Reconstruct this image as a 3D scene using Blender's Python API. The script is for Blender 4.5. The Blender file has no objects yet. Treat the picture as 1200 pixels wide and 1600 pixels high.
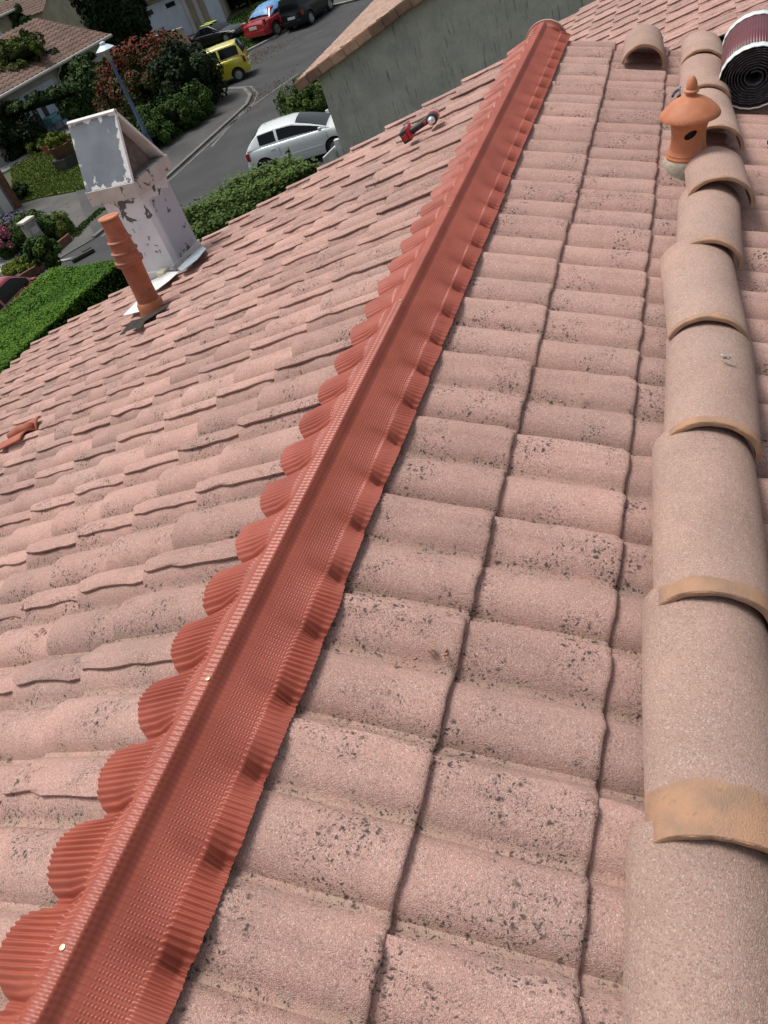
import bpy, bmesh, math, random
import numpy as np
from mathutils import Matrix, Vector
random.seed(7); rng = np.random.default_rng(7)
D = bpy.data; SC = bpy.context.scene; COL = SC.collection
rad = math.radians

# ------------------------------------------------------------------ camera, sky, sun, exposure
M = np.array([[0.9996901, 0.0, 0.0248930], [-0.0007755, 0.9995146, 0.0311456], [-0.0248809, -0.0311552, 0.9992048]])   # roof frame -> world (the ridge is a little out of level)
RM = Matrix([list(M[0]) + [0], list(M[1]) + [0], list(M[2]) + [0], [0, 0, 0, 1]])
CAM = np.array([1.0068985, -0.7225168, 1.2178983])
RW = np.array([[0.91700649, 0.2588046, -0.30351158], [-0.03952247, -0.69822462, -0.71478692], [-0.39690941, 0.66745978, -0.63004791]])
F = 1265.03
cd = D.cameras.new('camera'); cam = D.objects.new('camera', cd); COL.objects.link(cam); SC.camera = cam
cd.sensor_fit = 'VERTICAL'; cd.sensor_height = 36; cd.lens = F / 1600 * 36; cd.clip_start = .05; cd.clip_end = 2000
cam.matrix_world = Matrix([[RW[0][i], -RW[1][i], -RW[2][i], CAM[i]] for i in range(3)] + [[0, 0, 0, 1]])
SUN = Vector((-.34, .10, .93)).normalized()
w = D.worlds.new('World'); SC.world = w; w.use_nodes = True
nt = w.node_tree; sky = nt.nodes.new('ShaderNodeTexSky'); sky.sky_type = 'NISHITA'; sky.sun_disc = False
sky.sun_elevation = math.asin(SUN.z); sky.sun_rotation = math.atan2(SUN.x, SUN.y); sky.air_density = 1.6; sky.dust_density = 4; sky.ozone_density = 1.5
bg = nt.nodes['Background']; bg.inputs['Strength'].default_value = .085
hs = nt.nodes.new('ShaderNodeHueSaturation'); hs.inputs['Saturation'].default_value = .42      # milky bright cloud cover
nt.links.new(sky.outputs[0], hs.inputs['Color']); nt.links.new(hs.outputs[0], bg.inputs[0])
sd = D.lights.new('sun', 'SUN'); sd.energy = 2.3; sd.angle = rad(22); sd.color = (1, .96, .9)
so = D.objects.new('sun', sd); COL.objects.link(so); so.rotation_euler = (-SUN).to_track_quat('-Z', 'Y').to_euler()
SC.view_settings.view_transform = 'Standard'; SC.view_settings.look = 'None'; SC.view_settings.gamma = 1
SC.view_settings.exposure = 0.42

H = 7.2; Z = CAM[2] - H
def ray(px, py): return RW.T @ np.array([(px - 600) / F, (py - 800) / F, 1.])
def G(px, py, z=0.):
    d = ray(px, py); t = (Z + z - CAM[2]) / d[2]; P = CAM + t * d
    return Vector((P[0], P[1], Z + z))

# ------------------------------------------------------------------ helpers
def tag(o, label=None, cat=None, group=None, kind=None):
    if label: o['label'] = label
    if cat: o['category'] = cat
    if group: o['group'] = group
    if kind: o['kind'] = kind
    return o
def empty(name, label=None, cat=None, loc=(0, 0, 0), rz=0, group=None, roof=False, mat=None):
    o = D.objects.new(name, None); COL.objects.link(o); o.empty_display_size = .1
    m = Matrix.Translation(Vector(loc)) @ Matrix.Rotation(rz, 4, 'Z') if mat is None else mat
    o.matrix_world = RM @ m if roof else m
    return tag(o, label, cat, group)
def link(name, me, m=None, parent=None, smooth=None, kind=None, mat=None):
    o = D.objects.new(name, me); COL.objects.link(o)
    if m is not None and len(me.materials) == 0: me.materials.append(m)
    if parent: o.parent = parent
    if mat is not None: o.matrix_local = mat
    if smooth == 'all': me.polygons.foreach_set('use_smooth', [True] * len(me.polygons))
    elif smooth: me.shade_smooth() if False else auto(me, smooth)
    if kind: o['kind'] = kind
    return o
def auto(me, deg):
    bm = bmesh.new(); bm.from_mesh(me); a = rad(deg)
    for f in bm.faces: f.smooth = True
    for e in bm.edges:
        if len(e.link_faces) == 2 and e.calc_face_angle(0) > a: e.smooth = False
    bm.to_mesh(me); bm.free()
class MB:
    def __init__(s): s.v = []; s.f = []
    def add(s, vs, fs, T=None):
        n = len(s.v)
        s.v += [tuple((T @ Vector(p)) if T is not None else p) for p in vs]
        s.f += [tuple(i + n for i in f) for f in fs]; return s
    def box(s, c, d, rz=0, T=None):
        x, y, z = d[0] / 2, d[1] / 2, d[2] / 2; R = Matrix.Translation(Vector(c)) @ Matrix.Rotation(rz, 4, 'Z')
        if T is not None: R = T @ R
        vs = [(a, b, e) for e in (-z, z) for a, b in ((-x, -y), (x, -y), (x, y), (-x, y))]
        return s.add(vs, [(3, 2, 1, 0), (4, 5, 6, 7), (0, 1, 5, 4), (1, 2, 6, 5), (2, 3, 7, 6), (3, 0, 4, 7)], R)
    def prism(s, poly, z0, z1, T=None):      # ccw polygon extruded
        n = len(poly); vs = [(p[0], p[1], z0) for p in poly] + [(p[0], p[1], z1) for p in poly]
        fs = [tuple(range(n - 1, -1, -1)), tuple(range(n, 2 * n))] + [(i, (i + 1) % n, n + (i + 1) % n, n + i) for i in range(n)]
        return s.add(vs, fs, T)
    def lathe(s, prof, seg=32, T=None, cap=True):
        n = len(prof); vs = [(r * math.cos(2 * math.pi * k / seg), r * math.sin(2 * math.pi * k / seg), z) for r, z in prof for k in range(seg)]
        fs = [(i * seg + k, i * seg + (k + 1) % seg, (i + 1) * seg + (k + 1) % seg, (i + 1) * seg + k) for i in range(n - 1) for k in range(seg)]
        if cap: fs += [tuple(range(seg - 1, -1, -1)), tuple(range((n - 1) * seg, n * seg))]
        return s.add(vs, fs, T)
    def tube(s, pts, r, seg=8, T=None):
        pts = [Vector(p) for p in pts]; rs = r if isinstance(r, (list, tuple)) else [r] * len(pts); vs = []; fs = []
        for i, p in enumerate(pts):
            d = (pts[min(i + 1, len(pts) - 1)] - pts[max(i - 1, 0)]).normalized(); q = d.to_track_quat('Z', 'Y')
            for k in range(seg): vs.append(tuple(p + q @ Vector((rs[i] * math.cos(2 * math.pi * k / seg), rs[i] * math.sin(2 * math.pi * k / seg), 0))))
        for i in range(len(pts) - 1):
            for k in range(seg): fs.append((i * seg + k, i * seg + (k + 1) % seg, (i + 1) * seg + (k + 1) % seg, (i + 1) * seg + k))
        fs += [tuple(range(seg - 1, -1, -1)), tuple(range((len(pts) - 1) * seg, len(pts) * seg))]
        return s.add(vs, fs, T)
    def grid(s, P):                          # P[i][j] points
        a, b = len(P), len(P[0]); vs = [tuple(P[i][j]) for i in range(a) for j in range(b)]
        return s.add(vs, [(i * b + j, i * b + j + 1, (i + 1) * b + j + 1, (i + 1) * b + j) for i in range(a - 1) for j in range(b - 1)])
    def me(s, name):
        m = D.meshes.new(name); m.from_pydata(s.v, [], s.f); m.validate(); m.update(); return m
    def build(s, name, mt, parent=None, smooth=None, bevel=0, kind=None, mat=None):
        me = s.me(name)
        if bevel:
            bm = bmesh.new(); bm.from_mesh(me); bmesh.ops.remove_doubles(bm, verts=bm.verts, dist=1e-5)
            bmesh.ops.bevel(bm, geom=[e for e in bm.edges if len(e.link_faces) == 2 and e.calc_face_angle(0) > .5], offset=bevel, segments=2, affect='EDGES', profile=.6)
            bm.to_mesh(me); bm.free()
        return link(name, me, mt, parent, smooth, kind, mat)
def npmesh(name, V, Fq):
    me = D.meshes.new(name); nf = len(Fq); k = Fq.shape[1]
    me.vertices.add(len(V)); me.vertices.foreach_set('co', np.ascontiguousarray(V, dtype=np.float32).ravel())
    me.loops.add(nf * k); me.loops.foreach_set('vertex_index', Fq.astype(np.int32).ravel())
    me.polygons.add(nf); me.polygons.foreach_set('loop_start', (np.arange(nf) * k).astype(np.int32))
    me.update(calc_edges=True); return me
def gridfaces(a, b):
    i = np.arange(a - 1)[:, None] * b + np.arange(b - 1)[None]; i = i.ravel()
    return np.stack([i, i + 1, i + b + 1, i + b], 1)

# ------------------------------------------------------------------ materials
def nodes(m):
    m.use_nodes = True; t = m.node_tree; b = t.nodes['Principled BSDF']; return t, b
def N(t, typ, **kw):
    n = t.nodes.new(typ)
    for k, v in kw.items():
        if k.startswith('_'): setattr(n, k[1:], v)
        else: n.inputs[k.replace('__', ' ')].default_value = v
    return n
def ramp(t, src, a, b, inv=False):
    n = t.nodes.new('ShaderNodeMapRange'); n.interpolation_type = 'SMOOTHSTEP'
    n.inputs['From Min'].default_value = a; n.inputs['From Max'].default_value = b
    if inv: n.inputs['To Min'].default_value = 1; n.inputs['To Max'].default_value = 0
    t.links.new(src, n.inputs['Value']); return n.outputs['Result']
def mul(t, a, b, op='MULTIPLY'):
    n = t.nodes.new('ShaderNodeMath'); n.operation = op
    for i, x in enumerate((a, b)):
        if isinstance(x, (int, float)): n.inputs[i].default_value = x
        else: t.links.new(x, n.inputs[i])
    return n.outputs[0]
def mix(t, fac, a, b, mode='MIX'):
    n = t.nodes.new('ShaderNodeMix'); n.data_type = 'RGBA'; n.blend_type = mode
    for i, x in ((0, fac), (6, a), (7, b)):
        if isinstance(x, (int, float)): n.inputs[i].default_value = x
        elif isinstance(x, tuple): n.inputs[i].default_value = (*x[:3], 1)
        else: t.links.new(x, n.inputs[i])
    return n.outputs[2]
def pos(t, kind='world'):
    if kind == 'world': return t.nodes.new('ShaderNodeNewGeometry').outputs['Position']
    return t.nodes.new('ShaderNodeTexCoord').outputs['Object']
def noise(t, co, scale, detail=4, rough=.55, dist=0):
    n = N(t, 'ShaderNodeTexNoise', Scale=scale, Detail=detail, Roughness=rough, Distortion=dist); t.links.new(co, n.inputs['Vector']); return n.outputs['Fac']
def mk(name, c, c2=None, sc=6, rough=.7, bump=0, bsc=60, metal=0, spec=.5, coat=0, space='world', thr=(.35, .65), c3=None, sc3=30, thr3=(.55, .7), rnd=0, trans=0):
    m = D.materials.new(name); t, b = nodes(m)
    co = pos(t, space)
    out = None
    if c2: out = mix(t, ramp(t, noise(t, co, sc), *thr), c, c2)
    if c3: out = mix(t, ramp(t, noise(t, co, sc3, 6, .65), *thr3), out if out is not None else c, c3)
    if rnd:
        oi = t.nodes.new('ShaderNodeObjectInfo').outputs['Random']; f = mul(t, mul(t, oi, rnd), 1 - rnd / 2, 'ADD')
        cb = t.nodes.new('ShaderNodeCombineColor')
        for i in range(3): t.links.new(f, cb.inputs[i])
        out = mix(t, 1., out if out is not None else c, cb.outputs[0], 'MULTIPLY')
    if out is not None: t.links.new(out, b.inputs['Base Color'])
    else: b.inputs['Base Color'].default_value = (*c, 1)
    b.inputs['Roughness'].default_value = rough; b.inputs['Metallic'].default_value = metal
    b.inputs['Specular IOR Level'].default_value = spec; b.inputs['Coat Weight'].default_value = coat; b.inputs['Coat Roughness'].default_value = .06
    if trans: b.inputs['Transmission Weight'].default_value = trans
    if bump:
        bn = N(t, 'ShaderNodeBump', Strength=1., Distance=bump); t.links.new(noise(t, co, bsc, 5, .6), bn.inputs['Height']); t.links.new(bn.outputs[0], b.inputs['Normal'])
    return m
def tilemat(name, base=(.455, .278, .236), lichen=1.0, nose=None, warm=0):
    m = D.materials.new(name); t, b = nodes(m); co = pos(t)
    oi = t.nodes.new('ShaderNodeObjectInfo').outputs['Random']
    c = mix(t, ramp(t, noise(t, co, 5, 5), .3, .7), tuple(x * .90 for x in base), tuple(x * 1.08 for x in base))
    c = mix(t, mul(t, ramp(t, noise(t, co, 1.7, 3), .45, .7), .5), c, (base[0] * .82, base[1] * .93, base[2] * .95))
    g = t.nodes.new('ShaderNodeTexVoronoi'); g.inputs['Scale'].default_value = 400; t.links.new(co, g.inputs['Vector'])
    sp = t.nodes.new('ShaderNodeSeparateColor'); t.links.new(g.outputs['Color'], sp.inputs[0])
    c = mix(t, mul(t, ramp(t, sp.outputs[0], .72, .80), .5), c, tuple(x * .48 for x in base))
    c = mix(t, mul(t, ramp(t, sp.outputs[1], .88, .92), .42), c, (.68, .57, .50))
    c = mix(t, mul(t, ramp(t, sp.outputs[2], .6, 1.), .3), c, (base[0] * 1.2, base[1] * 1.02, base[2] * .95))
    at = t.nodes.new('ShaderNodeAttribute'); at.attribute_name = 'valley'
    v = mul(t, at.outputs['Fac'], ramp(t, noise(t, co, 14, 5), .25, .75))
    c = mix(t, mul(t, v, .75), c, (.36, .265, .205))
    # dark lichen: clustered irregular spots
    wn = t.nodes.new('ShaderNodeTexNoise'); wn.inputs['Scale'].default_value = 45; wn.inputs['Detail'].default_value = 4; t.links.new(co, wn.inputs['Vector'])
    wv = t.nodes.new('ShaderNodeVectorMath'); wv.operation = 'MULTIPLY_ADD'; wv.inputs[1].default_value = (.030, .030, .030); t.links.new(wn.outputs['Color'], wv.inputs[0]); t.links.new(co, wv.inputs[2])
    for sc, hi, lo, k in ((52, .0075, .0022, .9), (95, .0045, .0018, .88), (200, .0022, .0010, .75)):
        vo = t.nodes.new('ShaderNodeTexVoronoi'); vo.inputs['Scale'].default_value = sc; t.links.new(wv.outputs[0], vo.inputs['Vector'])
        spot = ramp(t, vo.outputs['Distance'], lo * sc, hi * sc, True)
        s2 = t.nodes.new('ShaderNodeSeparateColor'); t.links.new(vo.outputs['Color'], s2.inputs[0])
        pick = ramp(t, s2.outputs[0], .38, .46)
        clus = ramp(t, mul(t, noise(t, co, 7, 4, .6), mul(t, at.outputs['Fac'], .10), 'ADD'), .515 if sc < 60 else (.485 if sc < 100 else .40), .62)
        c = mix(t, mul(t, mul(t, mul(t, spot, pick), clus), k * lichen), c, (.040, .041, .036))
    # stain smear
    c = mix(t, mul(t, ramp(t, noise(t, co, 26, 6, .7), .66, .78), .25), c, (.16, .125, .10))
    if nose:
        an = t.nodes.new('ShaderNodeAttribute'); an.attribute_name = 'nose'
        e = mul(t, an.outputs['Fac'], mul(t, mul(t, noise(t, co, 18, 3), .3), -.15, 'ADD'), 'ADD')
        oc = mix(t, ramp(t, noise(t, co, 16, 5), .35, .7), nose, (nose[0] * .72, nose[1] * .8, nose[2] * .9))
        oc = mix(t, mul(t, ramp(t, noise(t, co, 40, 5), .6, .72), .5), oc, (.2, .16, .12))
        c = mix(t, ramp(t, e, .46, .54), c, oc)
    f = mul(t, mul(t, oi, .24), .87, 'ADD'); cb = t.nodes.new('ShaderNodeCombineColor')
    for i in range(3): t.links.new(f, cb.inputs[i])
    c = mix(t, 1., c, cb.outputs[0], 'MULTIPLY')
    t.links.new(c, b.inputs['Base Color']); b.inputs['Roughness'].default_value = .92; b.inputs['Specular IOR Level'].default_value = .25
    bn = N(t, 'ShaderNodeBump', Strength=.9, Distance=.0022)
    hh = mul(t, mul(t, g.outputs['Distance'], -.6), mul(t, noise(t, co, 160, 4, .7), 1.2), 'ADD')
    t.links.new(hh, bn.inputs['Height']); t.links.new(bn.outputs[0], b.inputs['Normal'])
    return m
MT = {}
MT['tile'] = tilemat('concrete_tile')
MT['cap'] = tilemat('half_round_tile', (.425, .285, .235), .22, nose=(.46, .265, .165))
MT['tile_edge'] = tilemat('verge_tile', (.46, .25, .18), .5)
MT['membrane'] = mk('red_membrane', (.35, .084, .053), (.29, .064, .040), 5, rough=.42, spec=.5)
MT['maroon'] = mk('maroon_membrane', (.13, .028, .035), (.105, .022, .03), 9, rough=.42)
MT['butyl'] = mk('white_release_tape', (.66, .74, .74), rough=.35)
MT['blackrub'] = mk('dark_underside', (.025, .022, .028), (.05, .045, .05), 30, rough=.4)
MT['terracotta'] = mk('terracotta', (.50, .185, .088), (.42, .145, .066), 12, rough=.62, bump=.001, bsc=90, c3=(.56, .25, .14), sc3=5)
MT['pipe'] = mk('terracotta_pipe', (.36, .115, .06), (.28, .09, .05), 14, rough=.6, bump=.001, bsc=120, c3=(.16, .075, .05), sc3=22, thr3=(.56, .72))
MT['mortar'] = mk('mortar', (.38, .34, .27), (.26, .23, .18), 22, rough=.95, bump=.004, bsc=80)
MT['whitepaint'] = None
def peeling(name, paint, under, thr, sc=9, base2=None):
    m = D.materials.new(name); t, b = nodes(m); co = pos(t, 'obj')
    c = mix(t, ramp(t, noise(t, co, 5, 5), .3, .7), paint, base2 or tuple(x * .88 for x in paint))
    c = mix(t, ramp(t, noise(t, co, sc, 7, .62, .6), thr, thr + .015), c, under)
    t.links.new(c, b.inputs['Base Color']); b.inputs['Roughness'].default_value = .75
    bn = N(t, 'ShaderNodeBump', Strength=.6, Distance=.003); t.links.new(noise(t, co, 70, 5), bn.inputs['Height']); t.links.new(bn.outputs[0], b.inputs['Normal']); return m
MT['chim'] = peeling('flaking_white_paint', (.70, .71, .75), (.13, .12, .12), .64, 5.5, (.60, .62, .68))
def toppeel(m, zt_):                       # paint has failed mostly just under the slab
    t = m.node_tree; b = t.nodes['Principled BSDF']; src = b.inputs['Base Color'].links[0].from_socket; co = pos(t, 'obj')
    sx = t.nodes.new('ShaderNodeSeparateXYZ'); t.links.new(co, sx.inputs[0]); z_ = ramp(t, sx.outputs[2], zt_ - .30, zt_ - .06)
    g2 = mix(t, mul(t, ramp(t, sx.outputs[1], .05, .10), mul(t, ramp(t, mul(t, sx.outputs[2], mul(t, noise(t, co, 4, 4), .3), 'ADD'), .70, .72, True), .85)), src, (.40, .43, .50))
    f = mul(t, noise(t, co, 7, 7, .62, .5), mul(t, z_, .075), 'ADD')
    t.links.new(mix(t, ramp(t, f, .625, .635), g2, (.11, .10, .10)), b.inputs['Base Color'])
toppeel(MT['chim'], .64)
MT['slab'] = peeling('weathered_slab_paint', (.56, .52, .49), (.10, .095, .09),   .57, 11, (.44, .40, .37))
MT['hood'] = peeling('bare_zinc_panel', (.225, .255, .285), (.72, .73, .74), .66, 5, (.17, .20, .23))
def edgepaint(m, zlo, zhi, xlo, xhi):     # old white paint left along the borders of the panel
    t = m.node_tree; b = t.nodes['Principled BSDF']; src = b.inputs['Base Color'].links[0].from_socket; co = pos(t, 'obj')
    sx = t.nodes.new('ShaderNodeSeparateXYZ'); t.links.new(co, sx.inputs[0]); nz = mul(t, mul(t, noise(t, co, 16, 6, .6), -.5, 'ADD'), .22)
    f = None
    for sock, lo, hi in ((sx.outputs[2], zlo, zhi), (sx.outputs[0], xlo, xhi)):
        a = mul(t, mul(t, sock, -lo, 'ADD'), nz, 'ADD'); b2 = mul(t, mul(t, mul(t, sock, -1.), hi, 'ADD'), nz, 'ADD')
        q = mul(t, a, b2, 'MINIMUM'); f = q if f is None else mul(t, f, q, 'MINIMUM')
    t.links.new(mix(t, ramp(t, f, .012, .016, True), src, (.74, .75, .76)), b.inputs['Base Color'])
MT['inner'] = mk('stained_inner_wall', (.20, .165, .15), (.10, .085, .08), 9, rough=.9)
MT['whiteflash'] = mk('white_flashing', (.72, .73, .72), (.6, .6, .58), 8, rough=.6)
MT['cream'] = mk('cream_plastic', (.66, .62, .42), rough=.5)
MT['render'] = None
def wallmat():
    m = D.materials.new('weathered_grey_render'); t, b = nodes(m); co = pos(t)
    c = mix(t, ramp(t, noise(t, co, 2.2, 6, .65), .35, .65), (.55, .54, .46), (.43, .425, .37))
    c = mix(t, mul(t, ramp(t, noise(t, co, .9, 5, .6), .5, .66), .7), c, (.56, .54, .43))
    mp = t.nodes.new('ShaderNodeMapping'); mp.inputs['Scale'].default_value = (3.2, 1, .45); t.links.new(co, mp.inputs['Vector'])
    c = mix(t, mul(t, ramp(t, noise(t, mp.outputs[0], 3.4, 7, .7), .56, .74), .8), c, (.06, .062, .06))
    mp2 = t.nodes.new('ShaderNodeMapping'); mp2.inputs['Scale'].default_value = (9, 1, .5); t.links.new(co, mp2.inputs['Vector'])
    c = mix(t, mul(t, ramp(t, noise(t, mp2.outputs[0], 2.4, 3, .5), .64, .72), .6), c, (.05, .052, .05))
    t.links.new(c, b.inputs['Base Color']); b.inputs['Roughness'].default_value = .95
    bn = N(t, 'ShaderNodeBump', Strength=1, Distance=.03); t.links.new(noise(t, co, 22, 8, .75), bn.inputs['Height']); t.links.new(bn.outputs[0], b.inputs['Normal']); return m
MT['render'] = wallmat()
MT['beige'] = mk('beige_render', (.40, .35, .26), (.30, .27, .21), 1.6, rough=.95, bump=.01, bsc=25)
MT['whitewall'] = mk('pale_wall', (.50, .48, .46), (.42, .41, .40), 2, rough=.9)
MT['bluewhite'] = mk('white_shutter', (.52, .58, .68), (.46, .52, .62), 2, rough=.6)
MT['wood'] = mk('brown_wood', (.13, .055, .028), (.08, .035, .02), 9, rough=.75)
MT['glass'] = mk('window_glass', (.018, .024, .026), rough=.08, spec=.8)
MT['gutter'] = mk('pale_gutter', (.42, .40, .38), rough=.5)
MT['asphalt'] = mk('asphalt', (.047, .048, .050), (.035, .036, .038), .8, rough=.93, bump=.006, bsc=45, c3=(.08, .08, .078), sc3=60, thr3=(.58, .8))
MT['walk'] = mk('pavement_asphalt', (.072, .070, .067), (.052, .051, .050), .7, rough=.93, bump=.006, bsc=40, c3=(.13, .125, .12), sc3=50, thr3=(.6, .8))
MT['drive'] = mk('old_concrete_drive', (.105, .10, .092), (.075, .073, .07), .6, rough=.93, bump=.006, bsc=25, c3=(.05, .052, .045), sc3=2.5, thr3=(.55, .7))
MT['kerb'] = mk('kerb_concrete', (.16, .155, .145), (.11, .108, .10), 3, rough=.9)
MT['kerbwhite'] = mk('pale_kerb', (.34, .33, .31), (.2, .2, .19), 4, rough=.9)
MT['ground'] = mk('ground_soil_grass', (.055, .075, .028), (.075, .07, .04), .25, rough=.97)
MT['lawn'] = mk('lawn', (.085, .13, .022), (.065, .10, .018), .9, rough=.97, bump=.02, bsc=30, c3=(.10, .105, .035), sc3=5)
MT['soil'] = mk('bed_soil', (.05, .038, .026), (.08, .06, .04), 4, rough=.97, bump=.02, bsc=20)
MT['roof_old'] = mk('old_roof_tile', (.17, .105, .082), (.115, .075, .06), 1.7, rough=.95, c3=(.30, .22, .17), sc3=3.5, thr3=(.62, .75))
MT['roof_neigh'] = mk('neighbour_tile', (.40, .27, .21), (.3, .19, .15), 3, rough=.95, c3=(.5, .42, .34), sc3=9)
MT['deck'] = mk('roof_underlay', (.05, .04, .035), rough=.95)
MT['brick'] = mk('edging_brick', (.17, .075, .05), (.11, .05, .035), 6, rough=.9)
MT['dry'] = mk('dry_leaves', (.17, .11, .055), (.11, .07, .035), 20, rough=.9)
MT['gravel'] = mk('white_gravel', (.42, .42, .42), (.25, .25, .25), 10, rough=.9)
MT['bluepaint'] = mk('blue_grey_paint', (.085, .145, .26), (.06, .11, .21), 3, rough=.45)
MT['lampglass'] = mk('lamp_shade_white', (.55, .65, .75), rough=.35)
MT['stone'] = mk('grey_stone', (.07, .066, .06), (.04, .038, .035), 8, rough=.95)
MT['gate'] = mk('white_gate', (.62, .66, .66), (.52, .56, .56), 3, rough=.5)
def leafmat(name, c, c2, c3=None, f3=.0):
    m = D.materials.new(name); t, b = nodes(m)
    at = t.nodes.new('ShaderNodeAttribute'); at.attribute_name = 'tint'
    s = t.nodes.new('ShaderNodeSeparateColor'); t.links.new(at.outputs['Color'], s.inputs[0])
    o = mix(t, s.outputs[0], c, c2)
    if c3: o = mix(t, ramp(t, s.outputs[1], .45, .55), o, c3)
    t.links.new(o, b.inputs['Base Color']); b.inputs['Roughness'].default_value = .7; b.inputs['Specular IOR Level'].default_value = .12
    return m
MT['leaf_hedge'] = leafmat('hedge_leaf', (.036, .098, .008), (.095, .195, .016))
MT['leaf_loose'] = leafmat('loose_hedge_leaf', (.038, .07, .016), (.10, .15, .035))
MT['leaf_dark'] = leafmat('dark_leaf', (.009, .018, .008), (.026, .042, .014))
MT['leaf_mid'] = leafmat('oleander_leaf', (.022, .045, .015), (.055, .09, .026))
MT['leaf_phot'] = leafmat('photinia_leaf', (.030, .040, .014), (.075, .078, .026), (.15, .034, .022))
MT['leaf_jun'] = leafmat('juniper_leaf', (.018, .042, .010), (.06, .11, .018))
MT['leaf_ivy'] = leafmat('ivy_leaf', (.03, .05, .012), (.10, .12, .02))
MT['leaf_cyp'] = leafmat('cypress_leaf', (.008, .017, .008), (.020, .036, .014))
MT['leaf_lav'] = leafmat('lavender', (.045, .065, .028), (.08, .10, .05), (.13, .10, .20))
MT['leaf_pink'] = leafmat('azalea', (.02, .04, .012), (.05, .08, .02), (.48, .10, .22))
MT['leaf_grass'] = leafmat('grass_blade', (.07, .11, .018), (.14, .18, .04))
MT['leaf_yell'] = leafmat('yellow_green_leaf', (.09, .12, .014), (.17, .20, .025))
MT['core'] = mk('bush_core', (.006, .010, .004), (.010, .015, .006), 4, rough=1., spec=0.)  # near-black fill: the shade inside foliage is put into its colour
MT['bark'] = mk('bark', (.06, .045, .032), (.035, .026, .02), 12, rough=.95)

# ------------------------------------------------------------------ ground, road, kerbs
def sheet(name, pts, z, m, kind='structure', parent=None):
    me = D.meshes.new(name); me.from_pydata([(p[0], p[1], Z + z) for p in pts], [], [tuple(range(len(pts)))]); me.update()
    if me.polygons[0].normal.z < 0: me.flip_normals()
    return tag(link(name, me, m, parent), kind=kind)
def slab(name, pts, z0, z1, m, kind='structure'):
    p = [(q[0], q[1]) for q in pts]
    if sum(p[i][0] * p[(i + 1) % len(p)][1] - p[(i + 1) % len(p)][0] * p[i][1] for i in range(len(p))) < 0: p = p[::-1]
    return tag(MB().prism(p, Z + z0, Z + z1).build(name, m), kind=kind)
def offs(p, q, d):                       # strip polygon along a polyline p -> width d
    a = [Vector((v[0], v[1], 0)) for v in p]; L_, R_ = [], []
    for i, v in enumerate(a):
        t_ = (a[min(i + 1, len(a) - 1)] - a[max(i - 1, 0)]).normalized(); n_ = Vector((-t_.y, t_.x, 0))
        L_.append(v + n_ * q); R_.append(v + n_ * (q + d))
    return L_, R_
def strip(name, line, q, d, z0, z1, m, kind='structure', parent=None):
    Lp, Rp = offs(line, q, d); mb = MB()
    for i in range(len(Lp) - 1):
        a, b, c, e = Lp[i], Lp[i + 1], Rp[i + 1], Rp[i]
        poly = [(v.x, v.y) for v in (a, b, c, e)]
        if sum(poly[k][0] * poly[(k + 1) % 4][1] - poly[(k + 1) % 4][0] * poly[k][1] for k in range(4)) < 0: poly = poly[::-1]
        n = len(mb.v); mb.prism(poly, Z + z0, Z + z1)
    return tag(mb.build(name, m, parent), kind=kind)
sheet('ground', [(-400, -400), (400, -400), (400, 400), (-400, 400)], 0, MT['ground'])
g = G
road = [g(-160, 560), g(60, 425), g(150, 372), g(262, 279), g(330, 217), g(371, 180), g(392, 160), g(394, 148), g(384, 139), g(345, 141), g(320, 150), g(300, 100), g(340, 92), g(383, 84), g(430, 60), g(487, 22), g(560, 2), g(640, -30), g(900, -40), (2, 60), (2, 20), (-5, 12), (-9, 4), (-16, 4)]
sheet('road', road, .004, MT['asphalt'])
kl = [g(150, 372), g(205, 325), g(262, 279), g(330, 217), g(371, 180), g(388, 164), g(394, 150), g(384, 139), g(345, 141)]
slab('pavement', [g(150, 372), g(205, 325), g(262, 279), g(330, 217), g(371, 180), g(388, 164), g(394, 150), g(384, 139), g(345, 141), g(300, 160), g(200, 235), g(120, 300), g(130, 330)], .0, .06, MT['walk'])
strip('kerb', kl, -.02, .16, 0, .075, MT['kerb'])
strip('kerb_gutter', kl, -.30, .10, 0, .012, MT['kerb'])
# far side: kerb, verge grass behind the parked cars
fk = [g(383, 84), g(430, 60), g(455, 42), g(487, 20), g(525, 10), g(562, 1), g(640, -25)]
slab('verge_pavement', [g(487, 20), g(525, 10), g(562, 1), g(640, -25), g(640, -40), g(560, -14), g(500, 6)], 0, .08, MT['walk'])
strip('far_kerb', fk, 0, .18, 0, .10, MT['kerbwhite'])
slab('verge_grass', [g(300, 92), g(340, 80), g(383, 78), g(430, 54), g(487, 14), g(560, -14), g(640, -40), g(560, -45), g(480, -22), g(400, 8), g(340, 46)], 0, .05, MT['lawn'])
slab('garage_court', [g(250, 90), g(300, 92), g(383, 78), g(340, 46), g(320, 40), g(240, 75)], 0, .03, MT['walk'])
strip('road_joint', [g(465, 116), g(430, 140), g(395, 165), g(379, 174), g(330, 230)], -.04, .12, .004, .012, MT['kerb'])
# left: drive, bed, lawn, patio
slab('driveway', [g(-120, 520), g(60, 425), g(150, 372), g(130, 330), g(165, 285), g(140, 297), g(60, 312), g(10, 326), g(-60, 352), g(-140, 420)], 0, .03, MT['drive'])
slab('lawn_plot', [g(24, 322), g(60, 310), g(140, 297), g(165, 285), g(200, 240), g(210, 215), g(150, 190), g(100, 216), g(60, 240), g(18, 262)], 0, .06, MT['lawn'])
slab('patio', [g(-30, 290), g(18, 266), g(60, 243), g(100, 219), g(150, 193), g(150, 165), g(80, 175), g(-40, 230)], 0, .09, MT['kerbwhite'])
slab('flower_bed', [g(-60, 470), g(28, 447), g(60, 425), g(92, 400), g(70, 388), g(30, 375), g(-60, 385)], 0, .06, MT['soil'])

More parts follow.
